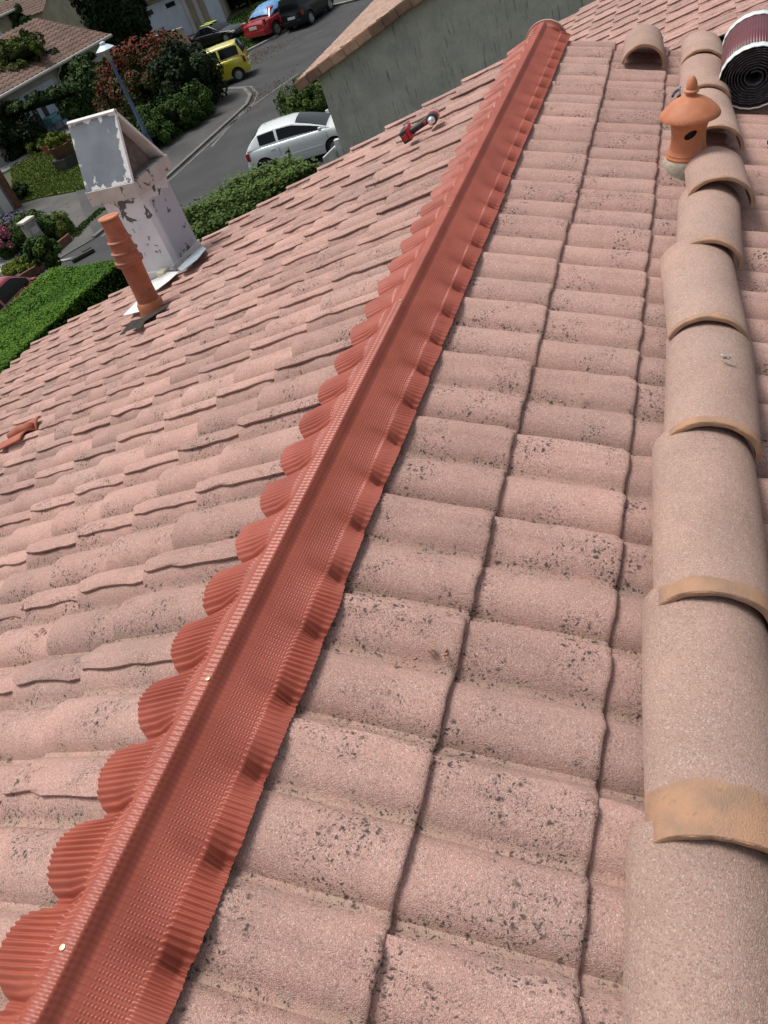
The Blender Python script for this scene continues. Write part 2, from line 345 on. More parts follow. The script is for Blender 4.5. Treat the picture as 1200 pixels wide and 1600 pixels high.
# loose leaves on the road (small dry flakes)
def flakes(name, areas, n, s, m, label_kind='stuff'):
    C = []
    for (px, py, r1, r2, wgt) in areas:
        c = g(px, py); k = int(n * wgt)
        for _ in range(k): C.append((c.x + random.gauss(0, r1), c.y + random.gauss(0, r2), Z + .015 + random.random() * .02))
    C = np.array(C); return leaves(name, C, s, m, up=.8, kind=label_kind)
def leaves(name, C, s, m, up=.3, out=None, kind=None, parent=None, tint=None, asp=1.6, flat=None):
    n = len(C); nrm = rng.normal(size=(n, 3))
    if out is not None: nrm = nrm * .75 + out
    nrm[:, 2] += up; nrm /= np.linalg.norm(nrm, axis=1)[:, None]
    a = np.cross(nrm, rng.normal(size=(n, 3))); a /= np.linalg.norm(a, axis=1)[:, None]; b = np.cross(nrm, a)
    sz = (s * rng.uniform(.6, 1.35, n))[:, None]; a = a * sz * asp * .5; b = b * sz * .5
    V = np.stack([C - a, C + b * .9 - a * .1, C + a, C - b * .9 - a * .1], 1).reshape(-1, 3)
    me = npmesh(name, V, np.arange(4 * n).reshape(n, 4))
    ca = me.color_attributes.new('tint', 'FLOAT_COLOR', 'POINT')
    if tint is None: tint = np.stack([rng.uniform(0, 1, n), np.zeros(n)], 1)
    col = np.ones((n, 4, 4), dtype=np.float32); col[:, :, 0] = tint[:, 0:1]; col[:, :, 1] = tint[:, 1:2]
    ca.data.foreach_set('color', col.ravel())
    return link(name, me, m, parent, kind=kind)

# ------------------------------------------------------------------ vegetation builders
def core(name, c, r, parent, m=None):
    mb = MB(); bm = bmesh.new(); bmesh.ops.create_icosphere(bm, subdivisions=3, radius=1)
    for v in bm.verts:
        k = 1 + .12 * math.sin(v.co.x * 7 + v.co.y * 5) * math.cos(v.co.z * 6 + v.co.x * 3); v.co = Vector((v.co.x * r[0] * k, v.co.y * r[1] * k, max(v.co.z, -.75) * r[2] * k))
    me = D.meshes.new(name); bm.to_mesh(me); bm.free()
    return link(name, me, m or MT['core'], parent, 'all', mat=Matrix.Translation(Vector(c)))
def bush(name, label, cat, base, r, h, mat, n, s, lobes=None, red=0, trunk=True, group=None, ncl=60, asp=1.6, squash=.35, kind=None, name_f='foliage', lav=0, up=.35, zc=None):
    """crown of leaf clumps on an irregular ellipsoid r=(rx,ry), height h"""
    root = empty(name, label, cat, base, 0, group)
    lobes = lobes or [(0, 0, h * .5, r[0], r[1], h * .5)]
    tot = sum(l[3] * l[4] + l[3] * l[5] for l in lobes); Cs, Os, Ts = [], [], []
    for (lx, ly, lz, a, b, c) in lobes:
        k = int(n * (a * b + a * c) / tot); cl = max(8, int(ncl * (a * b + a * c) / tot))
        dv = rng.normal(size=(cl, 3)); dv /= np.linalg.norm(dv, axis=1)[:, None]
        cen = dv * np.array([a, b, c]) * rng.uniform(.72, 1.02, (cl, 1)) + np.array([lx, ly, lz])
        rc = rng.uniform(.16, .34, cl) * (a * b * c) ** (1 / 3)
        idx = rng.integers(0, cl, k); d = rng.normal(size=(k, 3)); d /= np.linalg.norm(d, axis=1)[:, None]
        P = cen[idx] + d * (rc[idx] * rng.uniform(.55, 1.1, k) ** .5)[:, None]
        bt = rng.uniform(0, 1, cl)[idx]
        O = (P - np.array([lx, ly, lz])) / np.array([a, b, c]); 
        keep = P[:, 2] > .02
        Cs.append(P[keep]); Os.append(d[keep] * .6 + O[keep] * .5); Ts.append(np.clip(bt[keep] * .6 + rng.uniform(0, .4, keep.sum()), 0, 1))
    C = np.concatenate(Cs); O = np.concatenate(Os); T = np.concatenate(Ts)
    R2 = np.zeros(len(C))
    if red: R2 = (rng.uniform(0, 1, len(C)) < np.clip(red * ((C[:, 2] / h) ** 2 * 1.3 - .15 + .45 * (-C[:, 0] / r[0])), 0, .85)).astype(float)
    if lav: R2 = ((rng.uniform(0, 1, len(C)) < lav) & (C[:, 2] > h * .45)).astype(float)
    leaves(name_f, C, s, mat, up=up, out=O, parent=root, tint=np.stack([T, R2], 1), asp=asp)
    for i, (lx, ly, lz, a, b, c) in enumerate(lobes[:4]): core('shade_core', (lx, ly, lz), (a * .66, b * .66, c * .7), root)  # solid near-black core in place of the shade between leaves
    if trunk: MB().tube([(0, 0, -.05), (.03, .02, h * .3), (.0, .05, h * .6)], [.05 + .02 * h, .04 + .015 * h, .02], 8).build('trunk', MT['bark'], root)
    return root
def boxhedge(name, label, line, width, h, mat, n, s, rough=.06, group=None, coreh=.93, spikes=0, leafup=.35, h2=None):
    """hedge along a 2 point line; line is the near top edge"""
    A, B = Vector(line[0]), Vector(line[1]); d = (B - A); d.z = 0; L = d.length; d.normalize(); nn = Vector((-d.y, d.x, 0))
    rot_ = math.atan2(d.y, d.x); root = empty(name, label, 'hedge', (A.x, A.y, Z), rot_, group)
    area = [L * width, L * h * .13, L * h * .13, width * h * .13, width * h * .13]; p = np.array(area) / sum(area); k = rng.choice(5, n, p=p)  # few leaves on the sides, so the near-black core shows as shade
    u = rng.uniform(0, 1, (n, 2)); C = np.zeros((n, 3)); O = np.zeros((n, 3))
    for i, (fx, o) in enumerate([(lambda a, b: (a * L, b * width, h + 0 * a), (0, 0, 1)), (lambda a, b: (a * L, 0 * a, b * h), (0, -1, 0)), (lambda a, b: (a * L, 0 * a + width, b * h), (0, 1, 0)), (lambda a, b: (0 * a, a * width, b * h), (-1, 0, 0)), (lambda a, b: (0 * a + L, a * width, b * h), (1, 0, 0))]):
        q = k == i; C[q] = np.stack(fx(u[q, 0], u[q, 1]), 1); O[q] = o
    low = np.sin(C[:, 0] * 2.1 + C[:, 1] * 3) * np.cos(C[:, 0] * .9 + C[:, 2] * 2.3 + 1.7 * C[:, 1])
    C += O * (rng.normal(0, rough, n) + low * rough * 1.2 - np.where(k > 0, rng.uniform(0, .10, n), 0))[:, None]; C += rng.normal(0, rough * .4, (n, 3))
    T = np.clip(.5 + .35 * low + rng.normal(0, .25, n), 0, 1)
    leaves('foliage', C, s, mat, up=leafup * .3, out=O * np.where(k == 0, 2.2, 1.1)[:, None], parent=root, tint=np.stack([T, T * 0], 1))
    MB().box((L / 2, width / 2, h * coreh / 2), (L - .12, width - .12, h * coreh)).build('shade_core', MT['core'], root, bevel=.08)  # solid dark block stands for the shade inside the hedge
    if spikes:
        Cs = []; Os = []
        for _ in range(spikes):
            x0, y0 = random.uniform(0, L), random.uniform(.1, width - .1); hh = random.uniform(.12, .45); lx, ly = random.uniform(-.12, .12), random.uniform(-.12, .12)
            for j in range(26):
                q = random.random(); Cs.append((x0 + lx * q + random.gauss(0, .03), y0 + ly * q + random.gauss(0, .03), h - .03 + hh * q)); Os.append((random.gauss(0, 1), random.gauss(0, 1), .5))
        leaves('shoots', np.array(Cs), s * 1.05, mat, up=.2, out=np.array(Os), parent=root, kind='stuff')
    return root

# ------------------------------------------------------------------ the tiled roof
TH, TL = rad(17.47), rad(16.79); W_ = .175; GA = .3211; S1R, S1L, OL = .4708, .5986, .2371
AMP = .046
def prof(v):
    t = abs(((v / W_ + .5) % 1) - .5) * 2          # 0 crest .. 1 valley
    q = min(1, t / .90)
    return AMP * ((1 - q ** 2.4) ** .74 - 1)
def slope_mat(side, s, y, h=0, rot=0.):
    if side > 0: eu = Vector((math.cos(TH), 0, -math.sin(TH))); ev = Vector((0, 1, 0))
    else: eu = Vector((-math.cos(TL), 0, -math.sin(TL))); ev = Vector((0, -1, 0))
    n = eu.cross(ev); o = eu * s + Vector((0, y, 0)) + n * h
    m = Matrix(((eu.x, ev.x, n.x, o.x), (eu.y, ev.y, n.y, o.y), (eu.z, ev.z, n.z, o.z), (0, 0, 0, 1)))
    return m @ Matrix.Rotation(rot, 4, 'Z') if rot else m
TILT = .029 / GA
def tile_mesh(seed, v0=-.375, v1=.045, L=.42, TK=.030):
    r = random.Random(seed); TILT = (TK - .001) / GA; vs = []; nv = 42 if v1 - v0 > .3 else 20
    V = [v0 + (v1 - v0) * i / nv for i in range(nv + 1)]
    us = [-L, -.31, -.26, -.21, -.16, -.11, -.07, -.04, -.02, -.010, -.003, 0.0, -.001]; val = []; NU = len(us)
    jit = [r.gauss(0, .0011) for _ in V]; jit = [(jit[max(0, i - 1)] + jit[i] + jit[min(nv, i + 1)]) / 1.7 for i in range(nv + 1)]
    lipw = [r.gauss(0, .0024) for _ in us]
    chip = r.random() < .5; cu = r.uniform(-.28, -.05)
    P = []; ph = r.random() * 6
    for ui, u in enumerate(us):
        row = []
        for i, v in enumerate(V):
            lap = max(0., min(1., (v + .03) / .04)); lap = lap * lap * (3 - 2 * lap)
            h = prof(v) + .0125 * lap
            if v < -.335: h -= .012 * min(1, (-.335 - v) / .02)
            h += .0012 * math.sin(v * 60 + ph) * math.sin(u * 23 + ph)
            zz = h - TILT * (-u)*-1 if False else h - TILT * max(0, -u)
            uu = u
            if ui >= 9: uu = u + jit[i] * 1.3
            if ui == NU - 3: zz -= .0022
            if ui == NU - 2: zz -= .006
            if ui == NU - 1: zz = h - TK
            vv = v
            if v1 > 0 and v > 0 and u > -.045: vv = v - max(0, v) * .62 * (1 - math.sqrt(max(0, 1 - ((u + .045) / .046) ** 2)))
            if i == nv: vv = vv + lipw[ui] + (.010 * math.exp(-((u - cu) / .035) ** 2) * (-1 if chip else 0)) + .002 * math.sin(u * 40 + ph)
            row.append((uu, vv, zz)); 
        P.append(row)
    mb = MB(); mb.grid([list(reversed(row)) for row in P] if False else P)
    # flip check later; lip side wall (dark gap edge)
    if v1 > 0:
        top = [P[k][-1] for k in range(len(us) - 1)]
        a = [(p[0], p[1], p[2] - .0005) for p in top]; b_ = [(p[0], p[1] - .002, p[2] - .0075) for p in top]; c_ = [(p[0], p[1] - .012, p[2] - .0072) for p in top]
        mb.grid([a, b_, c_])
    me = mb.me('tile')
    bm = bmesh.new(); bm.from_mesh(me); bmesh.ops.recalc_face_normals(bm, faces=bm.faces)
    up = sum(f.normal.z * f.calc_area() for f in bm.faces)
    if up < 0: bmesh.ops.reverse_faces(bm, faces=bm.faces)
    for f in bm.faces: f.smooth = True
    for e in bm.edges:
        if len(e.link_faces) == 2 and e.calc_face_angle(0) > rad(50): e.smooth = False
    bm.to_mesh(me); bm.free()
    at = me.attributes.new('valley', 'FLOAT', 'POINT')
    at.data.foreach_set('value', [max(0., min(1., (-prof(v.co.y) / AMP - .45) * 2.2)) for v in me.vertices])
    me.materials.append(MT['tile']); return me
TM = [tile_mesh(i) for i in range(9)]; TR_ = [tile_mesh(20 + i, TK=.021) for i in range(9)]; TL0 = [tile_mesh(40 + i, L=.53) for i in range(3)]; TEND_R = tile_mesh(50, -.375, -.10, TK=.021); TEND_L = tile_mesh(51, -.0875, .045)
house = empty('tiled_roof_house', 'gabled house under pink concrete wave tiles, the roof that fills most of the picture', 'house', roof=True)
cand = []
def pdist(P):
    q = RW @ (M @ np.array(P) - CAM); 
    if q[2] <= .1: return (9e9, 0)
    x, y = 600 + F * q[0] / q[2], 800 + F * q[1] / q[2]
    return (q[2] + (0 if -60 < x < 1260 and -40 < y < 1680 else 50), 0)
R1 = random.Random(3)
for side in (1, -1):
    ncs = 9 if side > 0 else 17
    for c in range(ncs):
        s = (S1R if side > 0 else S1L) + GA * c
        for k in range(-8, 30, 2):
            if side > 0:
                y = (k + 2) * W_; me = TR_[R1.randrange(9)] if k + 2 <= 28 else TEND_R
            else:
                y = k * W_ + OL; me = (TM[R1.randrange(9)] if c else TL0[R1.randrange(3)]) if k <= 26 else TEND_L
            m = slope_mat(side, s + R1.gauss(0, .0018), y + R1.gauss(0, .0012), R1.gauss(.0, .0012), R1.gauss(0, .003))
            ctr = m @ Vector((-.16, -.17, 0)); 
            cand.append((pdist(ctr)[0], me, m, side, c, k))
skip = {(-1, 8, 12)}
cand.sort(key=lambda a: a[0]); nn = 0; restV = MB(); restA = []
def ident(a): return (a[3], a[4], a[5])
OR = []
for a in cand:
    if nn < 300:
        o = D.objects.new('tile', a[1]); COL.objects.link(o); o.parent = house; o.matrix_local = a[2]; nn += 1
    else: restA.append(a)
def joined(name, items, parent, kind='stuff'):
    Vs, Fs, At = [], [], []; off = 0
    bm = bmesh.new()
    for me, m in items:
        n0 = len(bm.verts); bm.from_mesh(me); bm.verts.ensure_lookup_table()
        bmesh.ops.transform(bm, matrix=m, verts=bm.verts[n0:])
    me = D.meshes.new(name); bm.to_mesh(me); bm.free(); me.materials.append(MT['tile'])
    o = D.objects.new(name, me); COL.objects.link(o); o.parent = parent; o['kind'] = kind; return o
joined('tile_field', [(a[1], a[2]) for a in restA], house)
# deck and walls
y0, y1 = -1.5, 5.08
xr, xl = 3.0, -5.5
def zr(x): return -x * math.tan(TH) if x > 0 else x * math.tan(TL)
dk = MB(); pr_ = [(xr, zr(xr) - .125), (0, -.115), (xl, zr(xl) - .125), (xl, zr(xl) - .19), (0, -.18), (xr, zr(xr) - .19)]
n = len(pr_); dk.add([(x, y0, z) for x, z in pr_] + [(x, y1, z) for x, z in pr_], [tuple(range(n)), tuple(range(2 * n - 1, n - 1, -1))] + [(i, n + i, n + (i + 1) % n, (i + 1) % n) for i in range(n)])
dk.build('roof_deck', MT['deck'], house)
wl = MB(); zb = Z + .2
pr_ = [(xr - .5, zb), (xr - .5, zr(xr - .5) - .22), (0, -.22), (xl + .4, zr(xl + .4) - .22), (xl + .4, zb)]
n = 5; wl.add([(x, y0 + .2, z) for x, z in pr_] + [(x, y1 - .12, z) for x, z in pr_], [tuple(range(n)), tuple(range(2 * n - 1, n - 1, -1))] + [(i, n + i, n + (i + 1) % n, (i + 1) % n) for i in range(n)])
wl.build('wall', MT['beige'], house)

# ------------------------------------------------------------------ ridge membrane with batten
def build_membrane():
    ya, yb = -1.1, 5.20; rib = .0117
    rows = list(np.arange(ya, 1.6, rib / 6)) + list(np.arange(1.6, yb, rib / 4)); Y = np.array(rows)
    def side_cols(sg):
        S = .178 if sg > 0 else .236
        a = [(0, 0), (.004, 0), (.008, 0), (.0125, 0), (.0155, 0), (.0175, 1), (.0210, 2), (.0250, 3), (.0290, 4)]
        fw = .058 if sg > 0 else .145; st = np.linspace(.033, S - fw - .003, 44 if sg > 0 else 50); fl = np.linspace(S - fw, S, 13 if sg > 0 else 20)
        return [x[0] for x in a], list(st), list(fl), S
    allc = []
    warp = np.cumsum(rng.normal(0, 1, len(Y))); k = np.ones(41) / 41; warp = np.convolve(rng.normal(0, 1, len(Y) + 40), k, 'valid') * .006
    lump = np.convolve(rng.normal(0, 1, len(Y) + 160), np.ones(161) / 161, 'valid')
    def wavey(sg, y):
        ph = (y - (0 if sg > 0 else OL)) / W_; t = np.abs(((ph + .5) % 1) - .5) * 2; q = np.minimum(1, t / .90)
        return AMP * (np.maximum(0, 1 - q ** 2.4) ** .74 - 1)
    def zplane(x): return np.where(x > 0, -np.abs(x) * math.tan(TH), -np.abs(x) * math.tan(TL))
    hb = .046
    cols = []
    for sg in (-1, 1):
        a, st, fl, S = side_cols(sg); th = TH if sg > 0 else TL
        cs = [('t', v) for v in a[:5]] + [('w', v) for v in a[5:]] + [('s', v) for v in st] + [('f', v) for v in fl]
        if sg < 0: cs = cs[::-1]
        else: cs = cs[1:]
        for kk, v in cs: cols.append((sg, kk, v, S, th, a, st[0], fl[0]))
    X = np.zeros((len(Y), len(cols))); Zc = np.zeros_like(X); YY = np.repeat(Y[:, None], len(cols), 1)
    R = np.sin(2 * np.pi * Y / rib)
    for j, (sg, kk, v, S, th, a, s0, f0) in enumerate(cols):
        W = wavey(sg, Y)
        lz = lump * (.030 if sg < 0 else .018)
        if kk == 't':
            x = np.full_like(Y, v); z = hb + .0 * Y
            if v < .015: z = z + .0010 * np.clip(R * 2.2, -1, 1) * (1 if .0035 < v < .014 else 0)
            if v == .0155: z = z - .0015 + .0012 * R
            z = z + lump * .004
        elif kk == 'w':
            q = (v - .0160) / .0130; x = v + .0010 * R * (0 < q < 1); z = hb - .003 - q * .020 + .0006 * R + lump * .003
            if v == a[-1]: z = z * 0 + .027 - v * math.tan(th) + .0012 * R
        else:
            sag = 0 * Y
            if kk == 's':
                q = (v - s0) / (f0 - s0)
                dots = np.sin(2 * np.pi * (v - s0) / .0062 + .9 * np.cos(2 * np.pi * Y / rib))
                band = 1. if (.12 < q < .93) else .25
                h = .006 + .018 * (1 - q) ** 1.6 + .0014 * R + band * .0012 * dots * (R > -.2)
                if q > .955: h = h + .0014 * np.sin(2 * np.pi * Y / rib)
                b = max(0, (q - .3) / .7) ** 1.5 * .30
                h = h + b * W * (1.0 if sg < 0 else .95) + lz * q
                s = np.full_like(Y, v)
            else:
                q = (v - f0) / (S - f0); b = .30 + .70 * min(1, q * (1.5 if sg > 0 else 1.9)) ** .9
                pl = np.sin(2 * np.pi * (Y + warp * (1 + q)) / rib + q * .6)
                amp = (.0027 + .0012 * (1 - abs(2 * q - 1))) * (1.1 - .3 * q) * (1 + .6 * np.clip(lump * 9, -.8, .8))
                h = .005 * (1 - q) + .0030 + b * W * (1.0 if sg < 0 else .95) + amp * (np.sign(pl) * np.abs(pl) ** .7) + lz * (1 - q)
                s = v + q ** 1.3 * (W * (.55 if sg < 0 else .32)) + q * lump * (.10 if sg < 0 else .035)
                h = h - (.016 if sg > 0 else 0) * 0
            # height is measured square to the slope
            tl_ = .0
            nx = math.sin(th); nz = math.cos(th)
            x = s * math.cos(th) + h * nx; z = -s * math.sin(th) + h * nz
        X[:, j] = sg * x; Zc[:, j] = z
    # overlap joint between two lengths of membrane
    V = np.stack([X.ravel(), YY.ravel(), Zc.ravel()], 1)
    me = npmesh('ridge_membrane', V, gridfaces(len(Y), len(cols)))
    if me.polygons[len(me.polygons) // 2].normal.z < 0: me.flip_normals()
    return me
mroot = empty('ridge_membrane', 'pleated red ridge membrane screwed over the batten along the whole ridge', 'membrane', roof=True)
link('membrane_sheet', build_membrane(), MT['membrane'], mroot, 'all')
MB().box((0, 2.05, .0), (.030, 6.25, .076)).build('ridge_batten', MT['wood'], mroot)
def roof_xy(px, py, zz):                 # roof-frame point on the horizontal plane z=zz
    d = M.T @ ray(px, py); C0 = M.T @ CAM; t = (zz - C0[2]) / d[2]; return C0 + t * d
for px, py in ((95, 1478), (325, 1058), (625, 467), (720, 318)):
    P = roof_xy(px, py, .052); sm = Matrix.Translation((max(-.009, min(.009, P[0])), P[1], .0468))
    MB().lathe([(.0048, 0), (.0048, .0012), (.0026, .0014), (.0024, .0006), (0.0008, .0006)], 20, sm).build('screw', mk('brass_screw', (.62, .55, .34), rough=.35, metal=.6) if 'brass_screw' not in D.materials else D.materials['brass_screw'], mroot, 40)

# ------------------------------------------------------------------ half-round cap tiles
def cap_mesh(L=.62, Rn=.124, Rt=.146, th=.014, seed=0, hf=.80, half=math.pi * .98, bandscale=1.):
    r = random.Random(seed); us = [0, .002, .012, .05, .10, .18, .3, .45, L - .02, L]; nA = 26; P = []; Q = []
    for u in us:
        R = Rn + (Rt - Rn) * (u / L); ro = 0.; 
        if u == 0: ro = -.004
        if u == L: ro = -.003
        po, pi_ = [], []
        for i in range(nA + 1):
            a = (math.pi - half) / 2 + half * i / nA; wob = .0012 * math.sin(5 * a + seed + u * 9)
            ju = .0010 * math.sin(9 * a + seed * 2) + r.gauss(0, .0006)
            uu = u + (ju if u in (0, L) else 0)
            po.append(((R + ro + wob) * math.cos(a), uu, (R + ro + wob) * hf * math.sin(a))); pi_.append(((R - th) * math.cos(a), uu + (.001 if u == 0 else 0), (R - th) * hf * math.sin(a) - .002))
        P.append(po); Q.append(pi_)
    mb = MB(); mb.grid(P); nb = len(mb.v); mb.grid(Q)
    mb.grid([P[0], Q[0]]); mb.grid([P[-1], Q[-1]]); mb.grid([[p[0] for p in P], [q[0] for q in Q]]); mb.grid([[p[-1] for p in P], [q[-1] for q in Q]])
    me = mb.me('half_round_tile'); bm = bmesh.new(); bm.from_mesh(me); bmesh.ops.remove_doubles(bm, verts=bm.verts, dist=1e-6); bmesh.ops.recalc_face_normals(bm, faces=bm.faces)
    for f in bm.faces: f.smooth = True
    for e in bm.edges:
        if len(e.link_faces) == 2 and e.calc_face_angle(0) > rad(40): e.smooth = False
    bm.to_mesh(me); bm.free()
    at = me.attributes.new('nose', 'FLOAT', 'POINT'); bw = bandscale * .055
    at.data.foreach_set('value', [max(0., min(1., 1. - (v.co.y / bw) * .5)) * (1 + .35 * 0) if v.co.y < .4 else 0. for v in me.vertices])
    me.materials.append(MT['cap']); return me
def roofpt(side, s, y, h): m = slope_mat(side, s, y, h); return m.translation
def cap(label, s0, yn, s1, yt, hn, ht, L=None, group='half-round ridge tiles lying on the slope', seed=0, band=1., Rn=0.129, Rt=0.137, roll=0., hf=.80):
    """nose at (s0,yn), tail at (s1,yt); heights of the rims above the slope plane"""
    A = roofpt(1, s0, yn, hn); B = roofpt(1, s1, yt, ht); d = B - A
    yv = d.normalized(); nrm = slope_mat(1, 1, 0).to_3x3() @ Vector((0, 0, 1)); zv = (nrm - yv * nrm.dot(yv)).normalized(); xv = yv.cross(zv)
    m = Matrix(((xv.x, yv.x, zv.x, A.x), (xv.y, yv.y, zv.y, A.y), (xv.z, yv.z, zv.z, A.z), (0, 0, 0, 1))) @ Matrix.Rotation(roll, 4, 'Y')
    # the shell keeps its tapered width; nose rim lifted on the tail of the next one
    o = link('half_round_tile', cap_mesh(d.length, Rn, Rt, seed=seed, bandscale=band, hf=hf)); o.matrix_world = RM @ m
    return tag(o, label, 'ridge tile', group)
cap('nearest half-round tile, cut off by the bottom right corner', 1.01, -.70, .985, -.01, .004, -.01, seed=1, band=1.3, Rn=0.133, Rt=0.137)
cap('large half-round tile with the widest bare orange band, near the bottom right corner', 1.006, -.055, .985, .56, .030, -.012, seed=2, band=1.9, Rn=0.131, Rt=0.137)
cap('third half-round tile from the bottom right corner', .998, .495, .985, 1.14, .030, -.012, seed=3, band=.85, Rn=0.129, Rt=0.137)
cap('half-round tile mid-row with a small chip of debris lying on its crown', 1.0, 1.10, 1.008, 1.72, .030, -.012, seed=4, band=.55, Rn=0.127, Rt=0.137)
cap('half-round tile fifth in the row, below the narrower one under the lantern', .995, 1.655, .965, 2.27, .028, -.010, seed=5, band=.45, Rn=0.125, Rt=0.134)
cap('narrow half-round tile just below the tilted one at the lantern foot', 1.0, 2.21, 1.015, 2.83, .026, -.006, seed=6, band=.4, Rn=0.120, Rt=0.125)
cap('tilted half-round tile lying across the row at the foot of the terracotta lantern', 1.045, 2.72, 1.035, 3.14, .046, .01, seed=7, band=.4, Rn=0.133, Rt=0.129)
cap('half-round tile with its open dark arch just right of the lantern', 1.035, 3.36, .995, 4.05, .034, .0, seed=8, band=.35, Rn=0.129, Rt=0.134)
cap('half-round tile between the lantern top and the maroon roll', 1.0, 3.98, .985, 4.72, .03, .0, seed=9, band=.35, Rn=0.125, Rt=0.129)
cap('topmost half-round tile of the row, beside the upper edge of the maroon roll', .985, 4.60, .985, 5.12, .032, .0, seed=10, band=.4, Rn=0.123, Rt=0.124)
cap('single half-round tile standing apart near the roof end, left of the row', .655, 4.62, .635, 5.10, .004, .0, seed=11, band=.45, Rn=.123, Rt=.12, hf=.95)
cap('half-round tile poking in from the right edge under the maroon roll', 1.44, 3.86, 1.55, 4.35, .02, .0, seed=12, band=1.0, Rn=.12, Rt=.125, roll=.1)
P = M.T @ (CAM + 0 * CAM)
mbc = MB()
for dx, dy, s_ in ((0, 0, .010), (.012, .006, .007), (-.012, .008, .006)):
    T_ = RM @ slope_mat(1, 1.013 + dx, 1.425 + dy, .1335) @ Matrix.Rotation(dx * 90, 4, 'Z') @ Matrix.Rotation(.3, 4, 'X')
    mbc.prism([(-s_, -s_ * .5), (s_, -s_ * .4), (s_ * .6, s_ * .6), (-s_ * .3, s_ * .5)], 0, .004, T_)
tag(mbc.build('debris_chip', mk('chip', (.5, .47, .42), (.05, .045, .04), 90, rough=.9)), 'small broken chip lying on the crown of a half-round tile', 'debris')
# ridge end piece
e = empty('ridge_end_tile', 'round half-disc end tile closing the far end of the ridge', 'ridge tile', roof=True)
mb = MB(); pts = [(.135 * math.cos(math.pi * i / 20), .125 * math.sin(math.pi * i / 20)) for i in range(21)] + [(-.14, -.06), (.14, -.06)]
pts = pts[:21] + [(-.14, -.06), (.14, -.06)]
T = Matrix(((1, 0, 0, 0), (0, 0, -1, 5.24), (0, 1, 0, -.075), (0, 0, 0, 1)))
mb.prism(pts, -.012, .012, T).build('disc', MT['cap'], e, bevel=.003)
P = []
for i in range(61):
    a = math.pi * (1.12 * i / 60 - .06); k_ = .003 * (1 if i % 2 else -1); P.append([((.128 + k_) * math.cos(a), 5.235, -.075 + (.118 + k_) * math.sin(a)), (.118 * math.cos(a), 5.19 + k_, -.075 + .108 * math.sin(a)), (.075 * math.cos(a), 5.17 + k_, -.055 + .075 * math.sin(a) * .9), (.03 * math.cos(a), 5.12, -.01 + .03 * math.sin(a))])
o = MB().grid(P).build('membrane_fold', MT['membrane'], mroot)

# ------------------------------------------------------------------ terracotta lantern
base = roofpt(1, .922, 3.205, -.02)
lroot = empty('roof_lantern', 'orange terracotta roof lantern with domed hat and finial, rising from a mortar collar', 'roof lantern', roof=True, mat=Matrix.Translation(base) @ Matrix.Rotation(rad(6.0), 4, 'Y') @ Matrix.Rotation(rad(0), 4, 'X'))
MB().lathe([(.104, -.03), (.106, .02), (.101, .052), (.090, .066), (.06, .07)], 28).build('mortar_collar', MT['mortar'], lroot, 50)
k = 1.0
bp = [(.084, .060), (.090, .064), (.091, .074), (.086, .082), (.087, .088), (.083, .094), (.078, .105), (.074, .135), (.073, .165), (.076, .195), (.083, .215), (.090, .232), (.095, .240)]
hd = Vector((-.05, -1, 0)).normalized(); ha = math.atan2(-1, .10)
def refine(prof, step=.006):
    o = [prof[0]]
    for a, b in zip(prof, prof[1:]):
        n_ = max(1, int(math.hypot(b[0] - a[0], b[1] - a[1]) / step)); o += [(a[0] + (b[0] - a[0]) * i / n_, a[1] + (b[1] - a[1]) * i / n_) for i in range(1, n_ + 1)]
    return o
me = MB().lathe(refine(bp, .0022), 180, cap=False).me('body'); bm = bmesh.new(); bm.from_mesh(me)
def inh(c):
    da = (math.atan2(c.y, c.x) - ha + math.pi) % (2 * math.pi) - math.pi
    return (da * .065 / .023) ** 2 + ((c.z - .180 - da * .03) / .0165) ** 2 < 1
bmesh.ops.delete(bm, geom=[f for f in bm.faces if inh(f.calc_center_median())], context='FACES'); bm.to_mesh(me); bm.free()
b_ = link('body', me, MT['terracotta'], lroot, 'all')
MB().lathe([(.064, .09), (.062, .23)], 32, cap=True).build('dark_liner', mk('hole_dark', (.012, .008, .006), rough=.9), lroot, 40)  # near-black liner: the dark inside the hole is put into its colour
hat = [(.062, .238), (.084, .236), (.118, .234), (.1265, .238), (.127, .246), (.120, .258), (.106, .274), (.088, .290), (.066, .305), (.044, .316), (.026, .322), (.021, .328), (.021, .334)]
MB().lathe(hat, 64).build('hat', MT['terracotta'], lroot, 60)
MB().lathe([(.018, .332), (.030, .335), (.031, .342), (.023, .347), (.0235, .354), (.0225, .368), (.017, .384), (.009, .396), (.001, .401)], 36).build('finial', MT['terracotta'], lroot, 60)

# ------------------------------------------------------------------ membrane roll
ang = -.0
rc = roofpt(1, 1.205, 4.10, .155)
rr = empty('membrane_roll', 'maroon roll of ridge membrane with white taped edges and dark coiled end', 'roll', roof=True, mat=Matrix.Translation(rc) @ Matrix.Rotation(rad(-3), 4, 'Z') @ Matrix.Rotation(rad(4), 4, 'X'))
Lr = .50; turns = 8.5; nS = 620; P = []; 
def spir(t):
    R = .030 + (.150 - .030) * t ** .85; a = t * turns * 2 * math.pi + .6
    return R * math.cos(a) * (1 + .05), R * math.sin(a) * .93
for i in range(nS):
    t = i / (nS - 1); R = .030 + .120 * t ** .85; a = -t * turns * 2 * math.pi + 2.2
    off = .0016 * math.sin(t * turns * 2 * math.pi * 9) if t < .86 else 0
    P.append((R * 1.06 * math.cos(a), (R + off) * .94 * math.sin(a) - .01))
ws = [0, .008, .4 * Lr, Lr]
mb = MB(); mb.grid([[(p[0], y, p[1]) for p in P] for y in (0, Lr)]); 
mo = mb.build('coil', MT['blackrub'], rr, 'all'); md = mo.modifiers.new('thick', 'SOLIDIFY'); md.thickness = .0035
